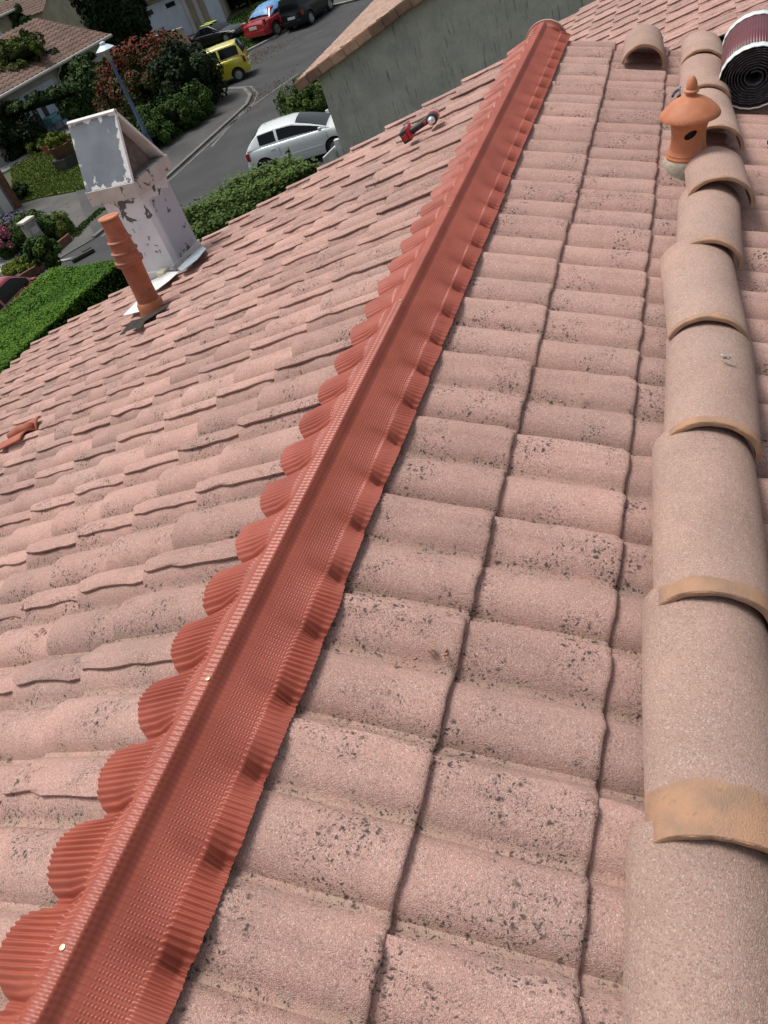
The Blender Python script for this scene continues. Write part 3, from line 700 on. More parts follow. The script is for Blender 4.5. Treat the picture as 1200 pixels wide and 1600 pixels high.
# foil highlights painted into the coil edges as patchy silver-grey
mb = MB()
for i in range(0, nS - 1):
    a, b = P[i], P[i + 1]
    if (i // 9) % 5 == 0 or True:
        mb.add([(a[0], -.001, a[1]), (b[0], -.001, b[1]), (b[0] * .992, -.001, b[1] * .992), (a[0] * .992, -.001, a[1] * .992)], [(0, 1, 2, 3)])
mb.build('coil_edge', mk('foil_glint', (.42, .42, .44), (.03, .03, .035), 40, rough=.3, space='obj', thr=(.40, .55)), rr)
# outer wrap: corrugated
nO = 520; O = []
for i in range(nO):
    t = i / (nO - 1); a = 2.2 - (turns - 1.) * 2 * math.pi * 0 - t * 2 * math.pi * 1.02 + 3.1; R = .156 + .004 * t + .0013 * math.sin(i * 2 * math.pi / 6.5)
    O.append((R * 1.06 * math.cos(a), R * .95 * math.sin(a) - .010))
def wrap(yA, yB, dr): return [[(x * (1 + dr), y, z * (1 + dr)) for x, z in O] for y in (yA, (yA + yB) / 2, yB)]
MB().grid(wrap(.0, Lr, 0)).build('outer_wrap', MT['maroon'], rr, 'all').modifiers.new('thick', 'SOLIDIFY').thickness = .003
for yA in (-.012, Lr - .045):
    MB().grid([[(x * 1.022, y, z * 1.022) for x, z in O[::5]] for y in (yA, yA + .028, yA + .056)]).build('edge_tape', MT['butyl'], rr, 'all').modifiers.new('thick', 'SOLIDIFY').thickness = .003

# ------------------------------------------------------------------ cordless drill driver on the left slope
def Mframe(P, xv, zv):
    xv = Vector(xv).normalized(); zv = Vector(zv); zv = (zv - xv * zv.dot(xv)).normalized(); yv = zv.cross(xv)
    return Matrix(((xv.x, yv.x, zv.x, P[0]), (xv.y, yv.y, zv.y, P[1]), (xv.z, yv.z, zv.z, P[2]), (0, 0, 0, 1)))
def inv_slope(px, py, side, h):
    th = TH if side > 0 else TL; d = M.T @ ray(px, py); C0 = M.T @ CAM; nv = np.array([side * math.sin(th), 0, math.cos(th)])
    t = (h - nv @ C0) / (nv @ d); return Vector(C0 + t * d)
A = inv_slope(643, 205, -1, .05); B = inv_slope(671, 186, -1, .055)
nl = Vector((-math.sin(TL), 0, math.cos(TL)))
dm = Mframe(A, B - A, nl); 
dr = empty('cordless_drill', 'red and black cordless drill lying on the left slope near the verge', 'drill', roof=True, mat=dm)
# local: x handle axis battery->motor, z up off the roof, y sideways; chuck points to -y (towards the viewer/right)
blk = mk('black_rubber', (.022, .022, .024), rough=.55); red = mk('red_casing', (.42, .012, .02), rough=.35); slv = mk('chrome', (.75, .75, .76), rough=.2, metal=.9)
q = .95
def S_(p): return tuple(x * q for x in p)
def sbox(mb, c, d): return mb.box(S_(c), S_(d))
sbox(MB(), (-.035, 0, .0), (.062, .118, .075)).build('battery', blk, dr, 30, bevel=.008)
sbox(MB(), (-.006, -.004, .006), (.018, .122, .076)).build('battery_latch', red, dr, 30, bevel=.006)
sbox(MB(), (-.037, -.061, -.002), (.034, .010, .036)).build('battery_badge', red, dr, 30, bevel=.003)
MB().tube([S_((0, .0, .0)), S_((.05, .004, 0)), S_((.10, .012, 0)), S_((.145, .01, 0))], [.021, .020, .021, .026], 16).build('handle', blk, dr, 40)
sbox(MB(), (.108, -.018, 0), (.022, .022, .018)).build('trigger', red, dr, bevel=.004)
Tm = Matrix.Translation(S_((.165, .055, 0))) @ Matrix.Rotation(rad(90), 4, 'X')
MB().lathe([(.020, -.005), (.030, 0), (.034, .01), (.034, .07), (.031, .078)], 24, Tm).build('motor_housing', red, dr, 50)
MB().lathe([(.0345, .018), (.0355, .02), (.0355, .05), (.0345, .052)], 24, Tm).build('grip_band', slv, dr, 50)
MB().lathe([(.031, .078), (.033, .082), (.033, .118), (.028, .122)], 24, Tm).build('torque_collar', blk, dr, 50)
MB().lathe([(.022, .122), (.023, .126), (.022, .15), (.014, .160), (.008, .163)], 24, Tm).build('chuck', slv, dr, 50)
MB().lathe([(.0045, .16), (.0045, .190), (.003, .194)], 10, Tm).build('bit', slv, dr, 50)
mb = MB(); sbox(mb, (-.045, .066, .012), (.018, .006, .055)); sbox(mb, (-.02, .062, .05), (.055, .005, .016)); mb.build('belt_hook', slv, dr, bevel=.002)

# small tool by the cap row, and tube end at the right edge
P = inv_slope(1060, 145, 1, .012)
tl_ = empty('pliers', 'small silver and black pliers wedged against the half-round tiles above the lantern', 'pliers', roof=True, mat=Mframe(P, Vector((.15, 1, 0)), Vector((.29, 0, .95))))
MB().box((.045, .006, .012), (.07, .008, .014)).box((.045, -.008, .012), (.07, .008, .014)).build('jaw', slv, tl_, bevel=.002)
MB().tube([(.01, .007, .01), (-.03, .016, .01), (-.085, .018, .008)], .007, 8).tube([(.01, -.007, .01), (-.03, -.016, .01), (-.085, -.012, .008)], .007, 8).build('handle', mk('blue_black_grip', (.03, .045, .08), rough=.4), tl_, 50)
P = inv_slope(1201, 222, 1, .02)
tb = empty('sealant_tube', 'white sealant tube with dark open end at the right edge of the picture', 'tube', roof=True, mat=Mframe(P, Vector((1, .5, -.25)), Vector((.29, 0, .95))))
MB().lathe([(.018, 0), (.0185, .002), (.0185, .16), (.012, .165)], 24, Matrix.Rotation(rad(90), 4, 'Y')).build('barrel', MT['gate'], tb, 50)
MB().lathe([(.013, -.001), (.0005, -.0015)], 20, Matrix.Rotation(rad(90), 4, 'Y')).build('plunger', blk, tb)

# debris chips on tiles
chips = []
for (px, py, sd_, n_) in ((898, 1240, 1, 5), (1112, 700, 1, 0), (690, 1020, 1, 6), (640, 1040, 1, 5), (960, 600, 1, 4), (880, 630, 1, 4), (60, 985, -1, 7), (810, 1235, 1, 5)):
    for i in range(n_):
        P = inv_slope(px + random.gauss(0, 22), py + random.gauss(0, 7), sd_, -.012); chips.append((P, random.uniform(.003, .009)))
mb = MB()
for P, s in chips:
    T = Matrix.Translation(P) @ Matrix.Rotation(random.random() * 6, 4, 'Z') @ Matrix.Rotation(random.random(), 4, 'X')
    mb.prism([(-s, -s * .4), (s * .3, -s * .6), (s, s * .2), (0, s * .5)], -.002, .003, T)
o = mb.build('mortar_crumbs', MT['tile_edge']); o.matrix_world = RM; tag(o, kind='stuff')

# ------------------------------------------------------------------ terracotta vent pipe (left slope)
PB = inv_slope(238, 482, -1, 0)
pv = Vector((0, 0, 1)); axis = (Vector((-.03, .0, 1))).normalized()
VPS = .93
vp = empty('vent_pipe', 'ringed terracotta vent pipe with disc cap in front of the white chimney', 'vent pipe', roof=True, mat=Mframe(PB, Vector((1, 0, .0)), Vector((.27, .03, 1))) @ Matrix.Diagonal((1.02, 1.02, .90, 1)))
MB().lathe([(.092, -.12), (.090, .02), (.088, .06), (.080, .075)], 36).build('socket', MT['terracotta'], vp, 50)
MB().lathe([(.076, .05), (.072, .18), (.074, .36), (.083, .375), (.094, .385), (.094, .40), (.082, .41)], 40).build('pipe_shaft', MT['pipe'], vp, 40)
z = .405; 
for i, (ra, rb, h_) in enumerate(((.080, .091, .075), (.074, .086, .085), (.067, .078, .085))):
    MB().lathe([(rb - .012, z), (rb + .005, z - .002), (rb + .006, z + .008), (ra + .004, z + .016), (ra - .003, z + h_), (ra - .012, z + h_ + .001)], 40).build('ring_section', MT['pipe'], vp, 40); z += h_ - .004
MB().lathe([(.058, z), (.064, z + .004), (.061, z + .085), (.05, z + .086)], 40).build('top_section', MT['pipe'], vp, 40)
MB().lathe([(.0, z + .088), (.070, z + .089), (.073, z + .094), (.070, z + .101), (.002, z + .108)], 40, cap=False).build('cap_disc', MT['terracotta'], vp, 50)
# dark and white flashing sheets around the pipe
def roofsheet(name, px, m, side=-1, h=.012, label=None, cat=None, parent=None, th=.004):
    pts = [inv_slope(a, b, side, h) for a, b in px]; nv = Vector((side * math.sin(TH if side > 0 else TL), 0, math.cos(TL)))
    n_ = len(pts); vs = [tuple(p) for p in pts] + [tuple(p - nv * th) for p in pts]
    fs = [tuple(range(n_)), tuple(range(2 * n_ - 1, n_ - 1, -1))] + [(i, n_ + i, n_ + (i + 1) % n_, (i + 1) % n_) for i in range(n_)]
    me = D.meshes.new(name); me.from_pydata(vs, [], fs); me.update(); bm = bmesh.new(); bm.from_mesh(me); bmesh.ops.recalc_face_normals(bm, faces=bm.faces); bm.to_mesh(me); bm.free()
    o = link(name, me, m); o.matrix_world = RM; return tag(o, label, cat)
roofsheet('pipe_flashing', [(187, 523), (205, 501), (222, 497), (256, 477), (262, 479), (226, 502), (221, 513)], mk('dark_lead', (.045, .036, .032), (.03, .025, .022), 9, rough=.9, spec=.2), h=.003, label='dark lead flashing apron at the foot of the terracotta vent pipe', cat='flashing')
roofsheet('white_flashing_strip', [(192, 493), (214, 470), (222, 474), (217, 487)], MT['whiteflash'], h=.03, label='white flashing triangle left of the vent pipe foot', cat='flashing')

# red clay vent tile on left slope
PV = inv_slope(22, 688, -1, 0)
vt = empty('clay_vent_tile', 'bright red clay vent tile set in the pink tiles at the left edge', 'vent tile', roof=True, mat=Mframe(PV, Vector((-math.cos(TL), 0, -math.sin(TL))), nl))
P = []
for u in np.linspace(-.12, .12, 6):
    P.append([(u, v, prof(v + .0) + .009) for v in np.linspace(-.17, .05, 26)])
MB().grid(P).build('wave_plate', mk('red_clay', (.38, .115, .07), (.30, .09, .055), 9, rough=.8), vt, 'all').modifiers.new('t', 'SOLIDIFY').thickness = .010
MB().tube([(-.10, -.09, -.002), (.0, -.09, .010), (.12, -.09, .004)], [.03, .036, .03], 12).build('vent_hood', D.materials['red_clay'], vt, 'all')

# ------------------------------------------------------------------ white chimney
CH = inv_slope(276, 419, -1, 0.0)         # near vertical edge foot (front corner)
cr = RM @ (CH + Vector((.0, .0, -.05)))
rzc = rad(-4)
ch = empty('chimney', 'tall white chimney with flaking paint and a grey ridged hood', 'chimney', (cr.x, cr.y, cr.z), rzc)
# local: front corner at origin; +x right (towards the viewer's right), body spans x[-a,0], y[0,b]
a_, b_ = .37, .39; hB = .66; 
MB().box((-a_ / 2, b_ / 2, hB / 2 - .3), (a_, b_, hB + .6)).build('shaft', MT['chim'], ch, bevel=.004)
MB().box((-.006, b_ / 2, .06), (.02, b_ + .05, .05)).box((-a_ / 2, -.006, .03), (a_, .02, .05)).build('corner_flashing', MT['whiteflash'], ch, bevel=.003)
sl = .058; zs = hB + .005
MB().box((-a_ / 2, b_ / 2, zs + .055), (a_ + 2 * sl, b_ + 2 * sl, .11)).build('slab', MT['slab'], ch, bevel=.004)
# ridged hood: two leaning panels, ridge along y axis? open triangle faces +x side
zt = zs + .112; hh = .46; xa, xb = -a_ - sl + .01, sl - .01; ya_, yb_ = -sl + .01, b_ + sl - .01; ym = .5 * (ya_ + yb_)
def panel(y_foot, y_top, zt0, zt1, t=.022, x0=xa, x1=xb):
    d_ = Vector((0, y_top - y_foot, zt1 - zt0)).normalized(); n_ = Vector((0, -d_.z, d_.y)) * t
    if y_foot > y_top: n_ = -n_
    p = [Vector((0, y_foot, zt0)), Vector((0, y_top, zt1)), Vector((0, y_top, zt1)) - n_, Vector((0, y_foot, zt0)) - n_]
    vs = [(x0, v.y, v.z) for v in p] + [(x1, v.y, v.z) for v in p]
    return MB().add(vs, [(3, 2, 1, 0), (4, 5, 6, 7), (0, 1, 5, 4), (1, 2, 6, 5), (2, 3, 7, 6), (3, 0, 4, 7)])
edgepaint(MT['hood'], zt, zt + hh - .01, xa - .02, xb - .01)
panel(ya_, ym - .06, zt, zt + hh).build('hood_panel', MT['hood'], ch, bevel=.002)
panel(yb_, ym - .06, zt, zt + hh).build('hood_panel', MT['whiteflash'], ch, bevel=.002)
MB().box(((xa + xb) / 2, (ya_ + yb_) / 2, zt + .004), (xb - xa - .08, yb_ - ya_ - .08, .01)).build('flue_top', MT['inner'], ch)
tri = [(ya_ + .05, zt), (yb_ - .05, zt), (ym - .06, zt + hh - .03)]
MB().add([(xb - .10, y, z_) for y, z_ in tri] + [(xb - .12, y, z_) for y, z_ in tri], [(0, 1, 2), (5, 4, 3), (0, 3, 4, 1), (1, 4, 5, 2), (2, 5, 3, 0)]).build('gable_plate', MT['inner'], ch)
MB().box((-a_ * .28, -.05, .02), (.075, .085, .11)).build('junction_box', MT['cream'], ch, bevel=.006)
MB().tube([(-a_ * .28, -.05, -.03), (-a_ * .1, -.09, -.1), (.06, -.12, -.16)], .006, 6).build('cable', MT['whiteflash'], ch)
roofsheet('chimney_apron', [(234, 440), (262, 425), (280, 424), (262, 440), (246, 452), (238, 456)], MT['whiteflash'], h=.02, label='white flashing apron on the tiles at the foot of the chimney', cat='flashing')
roofsheet('side_apron', [(277, 420), (314, 383), (322, 388), (308, 405), (284, 424)], mk('zinc', (.30, .36, .40), (.24, .29, .33), 8, rough=.45), h=.035, label='blue-grey zinc apron along the right side of the chimney', cat='flashing')

# ------------------------------------------------------------------ lower roof beyond the ridge end (plane parallel to the left slope)
lw = empty('lower_tiled_roof', 'lower pink tiled roof beyond the far end of the ridge, at the top right', 'roof', roof=True)
P2 = Vector((.9, 8.1, -.82)); eu = Vector((-math.cos(TL), 0, -math.sin(TL))); R2 = random.Random(9)
items = []
for c in range(-11, 7):
    for k in range(-18, 10, 2):
        o_ = P2 + eu * (GA * c) + Vector((0, 2.36 + k * W_, 0)); mm = slope_mat(-1, 0, 0); mm = mm.copy(); mm.translation = o_ + Vector((0, 0, R2.gauss(0, .001)))
        o = D.objects.new('tile', TM[R2.randrange(9)]); COL.objects.link(o); o.parent = lw; o.matrix_local = mm
mm = slope_mat(-1, 0, 0).copy(); 
mb = MB()
A0 = P2 + eu * (GA * 6) ; B0 = P2 - eu * (GA * 12.2)
for (p, q_) in ((A0, B0),):
    vs = [(p.x, 5.45, p.z - .1), (q_.x, 5.45, q_.z - .1), (q_.x, 12.15, q_.z - .1), (p.x, 12.15, p.z - .1)]
    vs += [(x, y, z_ - .1) for x, y, z_ in vs]
    mb.add(vs, [(0, 1, 2, 3), (7, 6, 5, 4), (0, 4, 5, 1), (1, 5, 6, 2), (2, 6, 7, 3), (3, 7, 4, 0)])
mb.build('roof_deck', MT['deck'], lw)
MB().box(((A0.x + B0.x) / 2 + .2, 8.0, (Z + A0.z - .2) / 2), (B0.x - A0.x - .8, 4.2, A0.z - .2 - Z)).build('wall', MT['beige'], lw)

# ------------------------------------------------------------------ wavy roof sheet for houses
def wavy(P0, P1, up, wave=.2, course=.36, amp=.035, over=.0):
    """P0->P1 eave line, up = vector to ridge. corrugated, stepped"""
    P0, P1, up = Vector(P0), Vector(P1), Vector(up); e_ = P1 - P0; L = e_.length; e_.normalize(); Lu = up.length; uh = up.normalized(); n_ = e_.cross(uh)
    if n_.z < 0: n_ = -n_
    nx = int(L / wave * 8); nc = int(Lu / course); us = []
    for c in range(nc): us += [(c * course, 0.), (c * course + .0005, .03) if c else (0.0005, .03), ((c + .999) * course, .006)]
    us = [(u, h) for u, h in us]
    X = np.linspace(0, L, nx + 1); hx = amp * (np.abs(np.cos(np.pi * X / wave)) ** 1.3)
    V = np.array([[list(P0 + e_ * float(x) + uh * u + n_ * float(h + hh_)) for x, hh_ in zip(X, hx)] for u, h in us]).reshape(-1, 3)
    me = npmesh('tile_courses', V, gridfaces(len(us), nx + 1))
    if me.polygons[0].normal.z < 0: me.flip_normals()
    return me

# ------------------------------------------------------------------ neighbour with grey gable wall
def at_y(px, py, y): d = ray(px, py); t = (y - CAM[1]) / d[1]; P = CAM + t * d; return Vector(P)
YN = 19.3
E0 = at_y(497, 120, YN); K0 = at_y(463, 131, YN - .12); K1 = at_y(640, -2, YN - .12)
nb = empty('neighbour_house', 'neighbour house with mottled grey rendered gable wall rising to the right', 'house')
rk = (K1 - K0).normalized(); tanr = rk.z / rk.x
xE = E0.x; xR = xE + 9; Z0 = Z
zrk = lambda x: K0.z - .12 + (x - K0.x) * tanr
prw = [(xE, Z0), (xR + 9, Z0), (xR + 9, zrk(xE)), (xR, zrk(xR)), (xE, zrk(xE))]
MB().add([(x, YN, z_) for x, z_ in prw] + [(x, YN + 9, z_) for x, z_ in prw], [(0, 1, 2, 3, 4), (9, 8, 7, 6, 5)] + [(i, 5 + i, 5 + (i + 1) % 5, (i + 1) % 5) for i in range(5)]).build('wall', MT['render'], nb)
me = wavy((K0.x, YN - .1, K0.z - .02), (K0.x, YN + 9.3, K0.z - .02), Vector((rk.x, 0, rk.z)) * 9.6, .21, .36, .05); link('tile_courses', me, MT['roof_neigh'], nb, 30, kind='stuff')
me = wavy((xR + (xR - K0.x), YN - .1, K0.z - .02), (xR + (xR - K0.x), YN + 9.3, K0.z - .02), Vector((-rk.x, 0, rk.z)) * 9.6, .21, .36, .05); link('tile_courses', me, MT['roof_neigh'], nb, 30, kind='stuff')
nt_ = 24; vb = MB().box((0, 0, 0), (.40, .17, .225)).me('verge_tile')
bm = bmesh.new(); bm.from_mesh(vb); bmesh.ops.bevel(bm, geom=bm.edges[:], offset=.02, segments=2, affect='EDGES'); bm.to_mesh(vb); bm.free(); vb.materials.append(mk('verge_tile_clay', (.42, .26, .17), (.30, .17, .12), 2.2, rough=.9, rnd=.9))
for i in range(nt_):
    c = K0 + rk * (.2 + .385 * i); o = D.objects.new('verge_tile', vb); COL.objects.link(o); o.parent = nb
    o.matrix_local = Matrix.Translation((c.x, YN - .14 - .01 * (i % 2), c.z - .075 + .008 * (i % 3))) @ Matrix.Rotation(-math.atan2(rk.z, rk.x) + random.gauss(0, .01), 4, 'Y')

# gate at the neighbour's corner
gt = empty('white_gate', 'white gate leaf half open against the grey wall, beside the white car', 'gate', G(545, 262))
# ------------------------------------------------------------------ gate panels placed by their top edges
def vpanel(name, pA, pB, ztop, zbot, m, parent, t=.05, base=None):
    A, B = Vector(pA), Vector(pB); d = B - A; L = d.length; a = math.atan2(d.y, d.x); c = (A + B) / 2
    return MB().box((c.x - base.x, c.y - base.y, (ztop + zbot) / 2), (L, t, ztop - zbot), a).build(name, m, parent, bevel=.008)
gb = G(545, 262)
A = G(505, 246, 1.1); B = G(527, 224, 1.1); C_ = G(554, 197, 1.25)
vpanel('gate_leaf', A, B, 1.1, .1, MT['gate'], gt, base=gb)
vpanel('gate_leaf', G(530, 222, 1.15), C_, 1.15, .1, mk('grey_gate_panel', (.33, .38, .39), (.28, .32, .33), 3, rough=.5), gt, base=gb)
vpanel('top_rail', G(530, 221, 1.2), G(555, 196, 1.2), 1.21, 1.15, MT['gate'], gt, t=.07, base=gb)
p = G(528, 224, 1.15) - gb; MB().box((p.x, p.y, .62), (.14, .14, 1.28)).build('gate_post', MT['gate'], gt, bevel=.01)

# ------------------------------------------------------------------ houses of the street
def frame_on(A, B):                       # local frame: x along wall, y inward(away from camera), z up
    A, B = Vector(A), Vector(B); d = B - A; L = d.length; return math.atan2(d.y, d.x), L
# house A: long low house, eave line from two pixels
EA = G(-60, 185, 2.6); EB = G(172, 55, 2.6)
rA, LA = frame_on((EA.x, EA.y, 0), (EB.x, EB.y, 0))
hA = empty('low_tiled_house', 'long low house with brown tiled roof and white glazed door behind the patio', 'house', (EA.x, EA.y, Z), rA)
R = math.tan(rad(20))
me = wavy((0, -.0, 2.62), (LA, 0, 2.62), Vector((0, math.cos(rad(20)), math.sin(rad(20)))) * 5.2, .34, .42, .07); link('tile_courses', me, MT['roof_old'], hA, 30, kind='stuff')
MB().box((LA / 2, 3.4, 1.25), (LA - .6, 5.6, 2.5)).build('wall', MT['whitewall'], hA)
MB().tube([(0, -.08, 2.58), (LA, -.08, 2.58)], .085, 8).build('gutter', MT['gutter'], hA)
MB().tube([(LA * .62, -.08, 2.55), (LA * .62, .2, 2.3), (LA * .62, .55, 2.1), (LA * .62, .55, .1)], .05, 8).build('downpipe', MT['gutter'], hA)
def on_A(px, py, z):                      # x along house A for a pixel at height z on its wall line
    inv_ = hA.matrix_world.inverted(); return (inv_ @ G(px, py, z)).x
hA.matrix_world = Matrix.Translation((EA.x, EA.y, Z)) @ Matrix.Rotation(rA, 4, 'Z')
xd = on_A(60, 215, 0)
for i, (dx, wd, mt) in enumerate(((-1.15, .62, 'bluewhite'), (1.15, .75, 'bluewhite'))):
    MB().box((xd + dx, .55, 1.1), (wd, .06, 2.15)).build('shutter', MT[mt], hA, bevel=.01)
fr = MB().box((xd, .57, 1.1), (1.6, .05, 2.15)).build('glazed_door', MT['bluewhite'], hA, bevel=.01)
for dx in (-.42, .18): MB().box((xd + dx, .535, 1.2), (.30, .03, 1.75)).build('pane', MT['glass'], fr)
# ridge gable of the next house behind
hG = empty('gabled_back_house', 'pale gable with brown roof edge rising behind the low tiled house', 'house', G(128, 66, 0), rA + rad(20))
c = Vector((0, 6.5, 0)); mb = MB(); pg = [(-3.2, 0), (3.2, 0), (3.2, 3.3), (0, 4.6), (-3.2, 3.3)]
mb.add([(x, .3, z_) for x, z_ in pg] + [(x, 5.3, z_) for x, z_ in pg], [(0, 1, 2, 3, 4), (9, 8, 7, 6, 5)] + [(i, 5 + i, 5 + (i + 1) % 5, (i + 1) % 5) for i in range(5)]).build('wall', MT['beige'], hG)
for sg in (-1, 1):
    me = wavy((sg * 3.5, 0, 3.22), (sg * 3.5, 5.5, 3.22), Vector((-sg * 3.5, 0, 1.42)), .3, .4, .06); link('tile_courses', me, MT['roof_old'], hG, 30, kind='stuff')
# house C: ivy-clad wing with white shutter, upper left
PC = G(33, 14, 4.2); hC = empty('ivy_clad_wing', 'beige wing with a white shutter at the upper left corner, half covered in ivy', 'house', (PC.x, PC.y, Z), rA)
MB().box((-4.2, 3.2, 2.2), (8.4, 4, 4.4)).build('wall', MT['beige'], hC)
MB().box((-3.1, 1.16, 2.9), (2.6, .08, 1.7)).build('shutter', MT['bluewhite'], hC, bevel=.01)
me = wavy((-9, .7, 4.35), (.45, .7, 4.35), Vector((0, math.cos(rad(20)), math.sin(rad(20)))) * 4, .34, .42, .07); link('tile_courses', me, MT['roof_old'], hC, 30, kind='stuff')
MB().tube([(-9, .62, 4.3), (.45, .62, 4.3)], .09, 8).tube([(.4, .66, 4.3), (.35, 1.0, 3.9), (.2, 1.05, 3.5)], .06, 8).build('gutter', MT['gutter'], hC)

# house B: garage
BA = G(228, 82, 0); BB = G(352, 34, 0); rB, LB = frame_on((BA.x, BA.y, 0), (BB.x, BB.y, 0))
hB_ = empty('garage_house', 'beige house with a pale blue-white garage door behind the photinia bush', 'house', (BA.x, BA.y, Z), rB)
MB().box((LB * .5, 4.0, 1.35), (LB, 8, 2.7)).build('wall', MT['beige'], hB_)
sc = LB / 8.
gx = LB * .36
gd = MB().box((gx, -.03, 1.15), (2.9, .06, 2.3)).build('garage_door', MT['bluewhite'], hB_, bevel=.01)
for dx in (-.8, .75): MB().box((gx + dx, -.075, 1.95), (.62, .03, .26)).build('pane', MT['glass'], gd)
for x_ in (gx - 1.62, gx + 1.62, gx + 2.3): MB().box((x_, -.09, 1.25), (.26, .2, 2.5)).build('pilaster', MT['whitewall'], hB_, bevel=.01)
MB().box((gx + 3.3, -.05, 1.1), (.9, .08, 2.2)).build('door', MT['bluewhite'], hB_, bevel=.01)
me = wavy((-.5, -.5, 2.75), (LB + 1, -.5, 2.75), Vector((0, math.cos(rad(18)), math.sin(rad(18)))) * 5, .34, .42, .07); link('tile_courses', me, MT['roof_old'], hB_, 30, kind='stuff')
MB().tube([(-.5, -.58, 2.7), (LB + 1, -.58, 2.7)], .09, 8).build('gutter', MT['gutter'], hB_)
la, lb_ = G(226, 92, 0), G(296, 70, 0); rl, Ll = frame_on(la, lb_)
lwall = MB().box((Ll / 2, 0, .5), (Ll, .22, 1.0)).build('garden_wall', MT['beige'], bevel=.01); lwall.matrix_world = Matrix.Translation(la) @ Matrix.Rotation(rl, 4, 'Z'); tag(lwall, 'low beige rendered garden wall between photinia bush and garage door', 'wall')

# house D: white garage door and brown post at left edge
DA = G(27, 326, 0); DB = G(-160, 420, 0); rD, LD = frame_on(DB, DA)
hD = empty('corner_garage', 'garage corner with white door and brown post at the left edge above the drive', 'garage', (DA.x, DA.y, Z), rD)
MB().box((-3.0, 2.0, 1.5), (6, 4.0, 3.0)).build('wall', MT['whitewall'], hD)
MB().box((-1.95, -.04, 1.1), (2.6, .05, 2.2)).build('garage_door', MT['bluewhite'], hD, bevel=.01)
MB().box((-.33, -.08, 1.5), (.35, .16, 3.0)).build('door_jamb', MT['whitewall'], hD, bevel=.01)
MB().box((.08, -.02, 1.6), (.28, .30, 3.2)).build('corner_post', MT['wood'], hD, bevel=.01)
# white low wall in front of house A
wv_ = MB().box((0, 0, .65), (1.8, .25, 1.3)).build('patio_wall', MT['whitewall'], bevel=.02); pw = G(14, 255, 0); wv_.matrix_world = Matrix.Translation(pw) @ Matrix.Rotation(rA + .1, 4, 'Z'); tag(wv_, 'short whitewashed wall at the left edge beside the dark shrub', 'wall')

# ------------------------------------------------------------------ street lamp
lb = G(243, 240, 0); 
lp = empty('street_lamp', 'blue street lamp with conical white shade standing behind the chimney hood', 'street lamp', (lb.x, lb.y, Z))
def height_for(P, px, py):
    best = min(np.arange(1, 9, .02), key=lambda h_: abs((RW @ (np.array([P.x, P.y, Z + h_]) - CAM))[1] / (RW @ (np.array([P.x, P.y, Z + h_]) - CAM))[2] * F + 800 - py)); return float(best)
hl = height_for(lb, 163, 82)
MB().lathe([(.11, 0), (.11, .9), (.075, 1.0), (.062, hl * .7), (.05, hl)], 12).build('pole', MT['bluepaint'], lp, 40)
MB().lathe([(.07, hl - .30), (.085, hl - .28), (.085, hl - .02), (.12, hl)], 12).build('lamp_neck', MT['kerbwhite'], lp, 40)
MB().lathe([(.12, hl), (.18, hl + .06), (.33, hl + .08), (.35, hl + .11), (.18, hl + .22), (.10, hl + .26), (.11, hl + .33), (.02, hl + .36)], 20).build('lamp_shade', MT['lampglass'], lp, 40)

# ------------------------------------------------------------------ vegetation
def B3(px, py): p = G(px, py, 0); return (p.x, p.y, Z)
# trimmed hedge bottom-left: near top edge from pixel pair
hz = 1.5
a = G(-150, 718, hz); b = G(190, 406, hz)
boxhedge('trimmed_hedge', 'broad trimmed hedge with bright flat top and dark side, lower left', ((a.x, a.y), (b.x, b.y)) and [(a.x, a.y, 0), (b.x, b.y, 0)], 2.35, hz, MT['leaf_hedge'], 120000, .034, .025, spikes=26)
a = G(262, 400, 1.5); b = G(500, 262, 1.5)
boxhedge('street_hedge', 'loose green hedge between the tiled roof and the white car', [(a.x, a.y, 0), (b.x, b.y, 0)], 1.9, 1.42, MT['leaf_loose'], 60000, .06, .10, spikes=110)
bush('photinia_bush', 'large photinia bush with red young leaves behind the street lamp', 'bush', B3(258, 180), (2.5, 2.2), 3.0, MT['leaf_phot'], 30000, .10, lobes=[(0, .3, 1.45, 2.3, 1.9, 1.4), (-1.2, -.3, 1.1, 1.6, 1.4, 1.15)], red=.75, ncl=150)
bush('dark_laurel_bush', 'very dark round bush between the photinia and the yellow car', 'bush', B3(311, 172), (1.6, 1.6), 2.6, MT['leaf_dark'], 15000, .10, lobes=[(0, 0, 1.25, 1.3, 1.35, 1.28)], ncl=90)
bush('juniper_shrub', 'low spreading juniper in front of the photinia, left part next to the lamp foot', 'shrub', B3(240, 232), (1.3, 1.2), 1.35, MT['leaf_jun'], 14000, .07, lobes=[(0, 0, .5, 1.2, 1.0, .6), (.5, .9, .7, 1.0, .9, .7), (-.6, .8, .8, .9, .9, .6)], ncl=70)
bush('juniper_shrub', 'juniper at the pavement edge, between its neighbour by the lamp and the red hydrant', 'shrub', B3(283, 204), (1.3, 1.2), 1.4, MT['leaf_jun'], 12000, .07, lobes=[(0, 0, .6, 1.2, 1.0, .7), (.5, .7, .6, 1.0, .9, .6)], ncl=60)
bush('oleander_bush', 'tall mid-green bush in front of the low tiled house, left of the lamp', 'bush', B3(162, 192), (2.2, 1.8), 3.0, MT['leaf_mid'], 22000, .11, lobes=[(0, .3, 1.2, 1.8, 1.5, 1.15), (1.2, 0, 1.1, 1.5, 1.3, 1.1), (.3, .6, 2.0, 1.1, .9, .8)], ncl=120, asp=2.6)
bush('shade_shrub', 'near-black climbing shrub on the house wall between patio door and oleander', 'bush', B3(112, 186), (1.5, 1.2), 3.0, MT['leaf_dark'], 14000, .12, lobes=[(0, .4, 1.5, 1.5, .9, 1.5)], ncl=80)
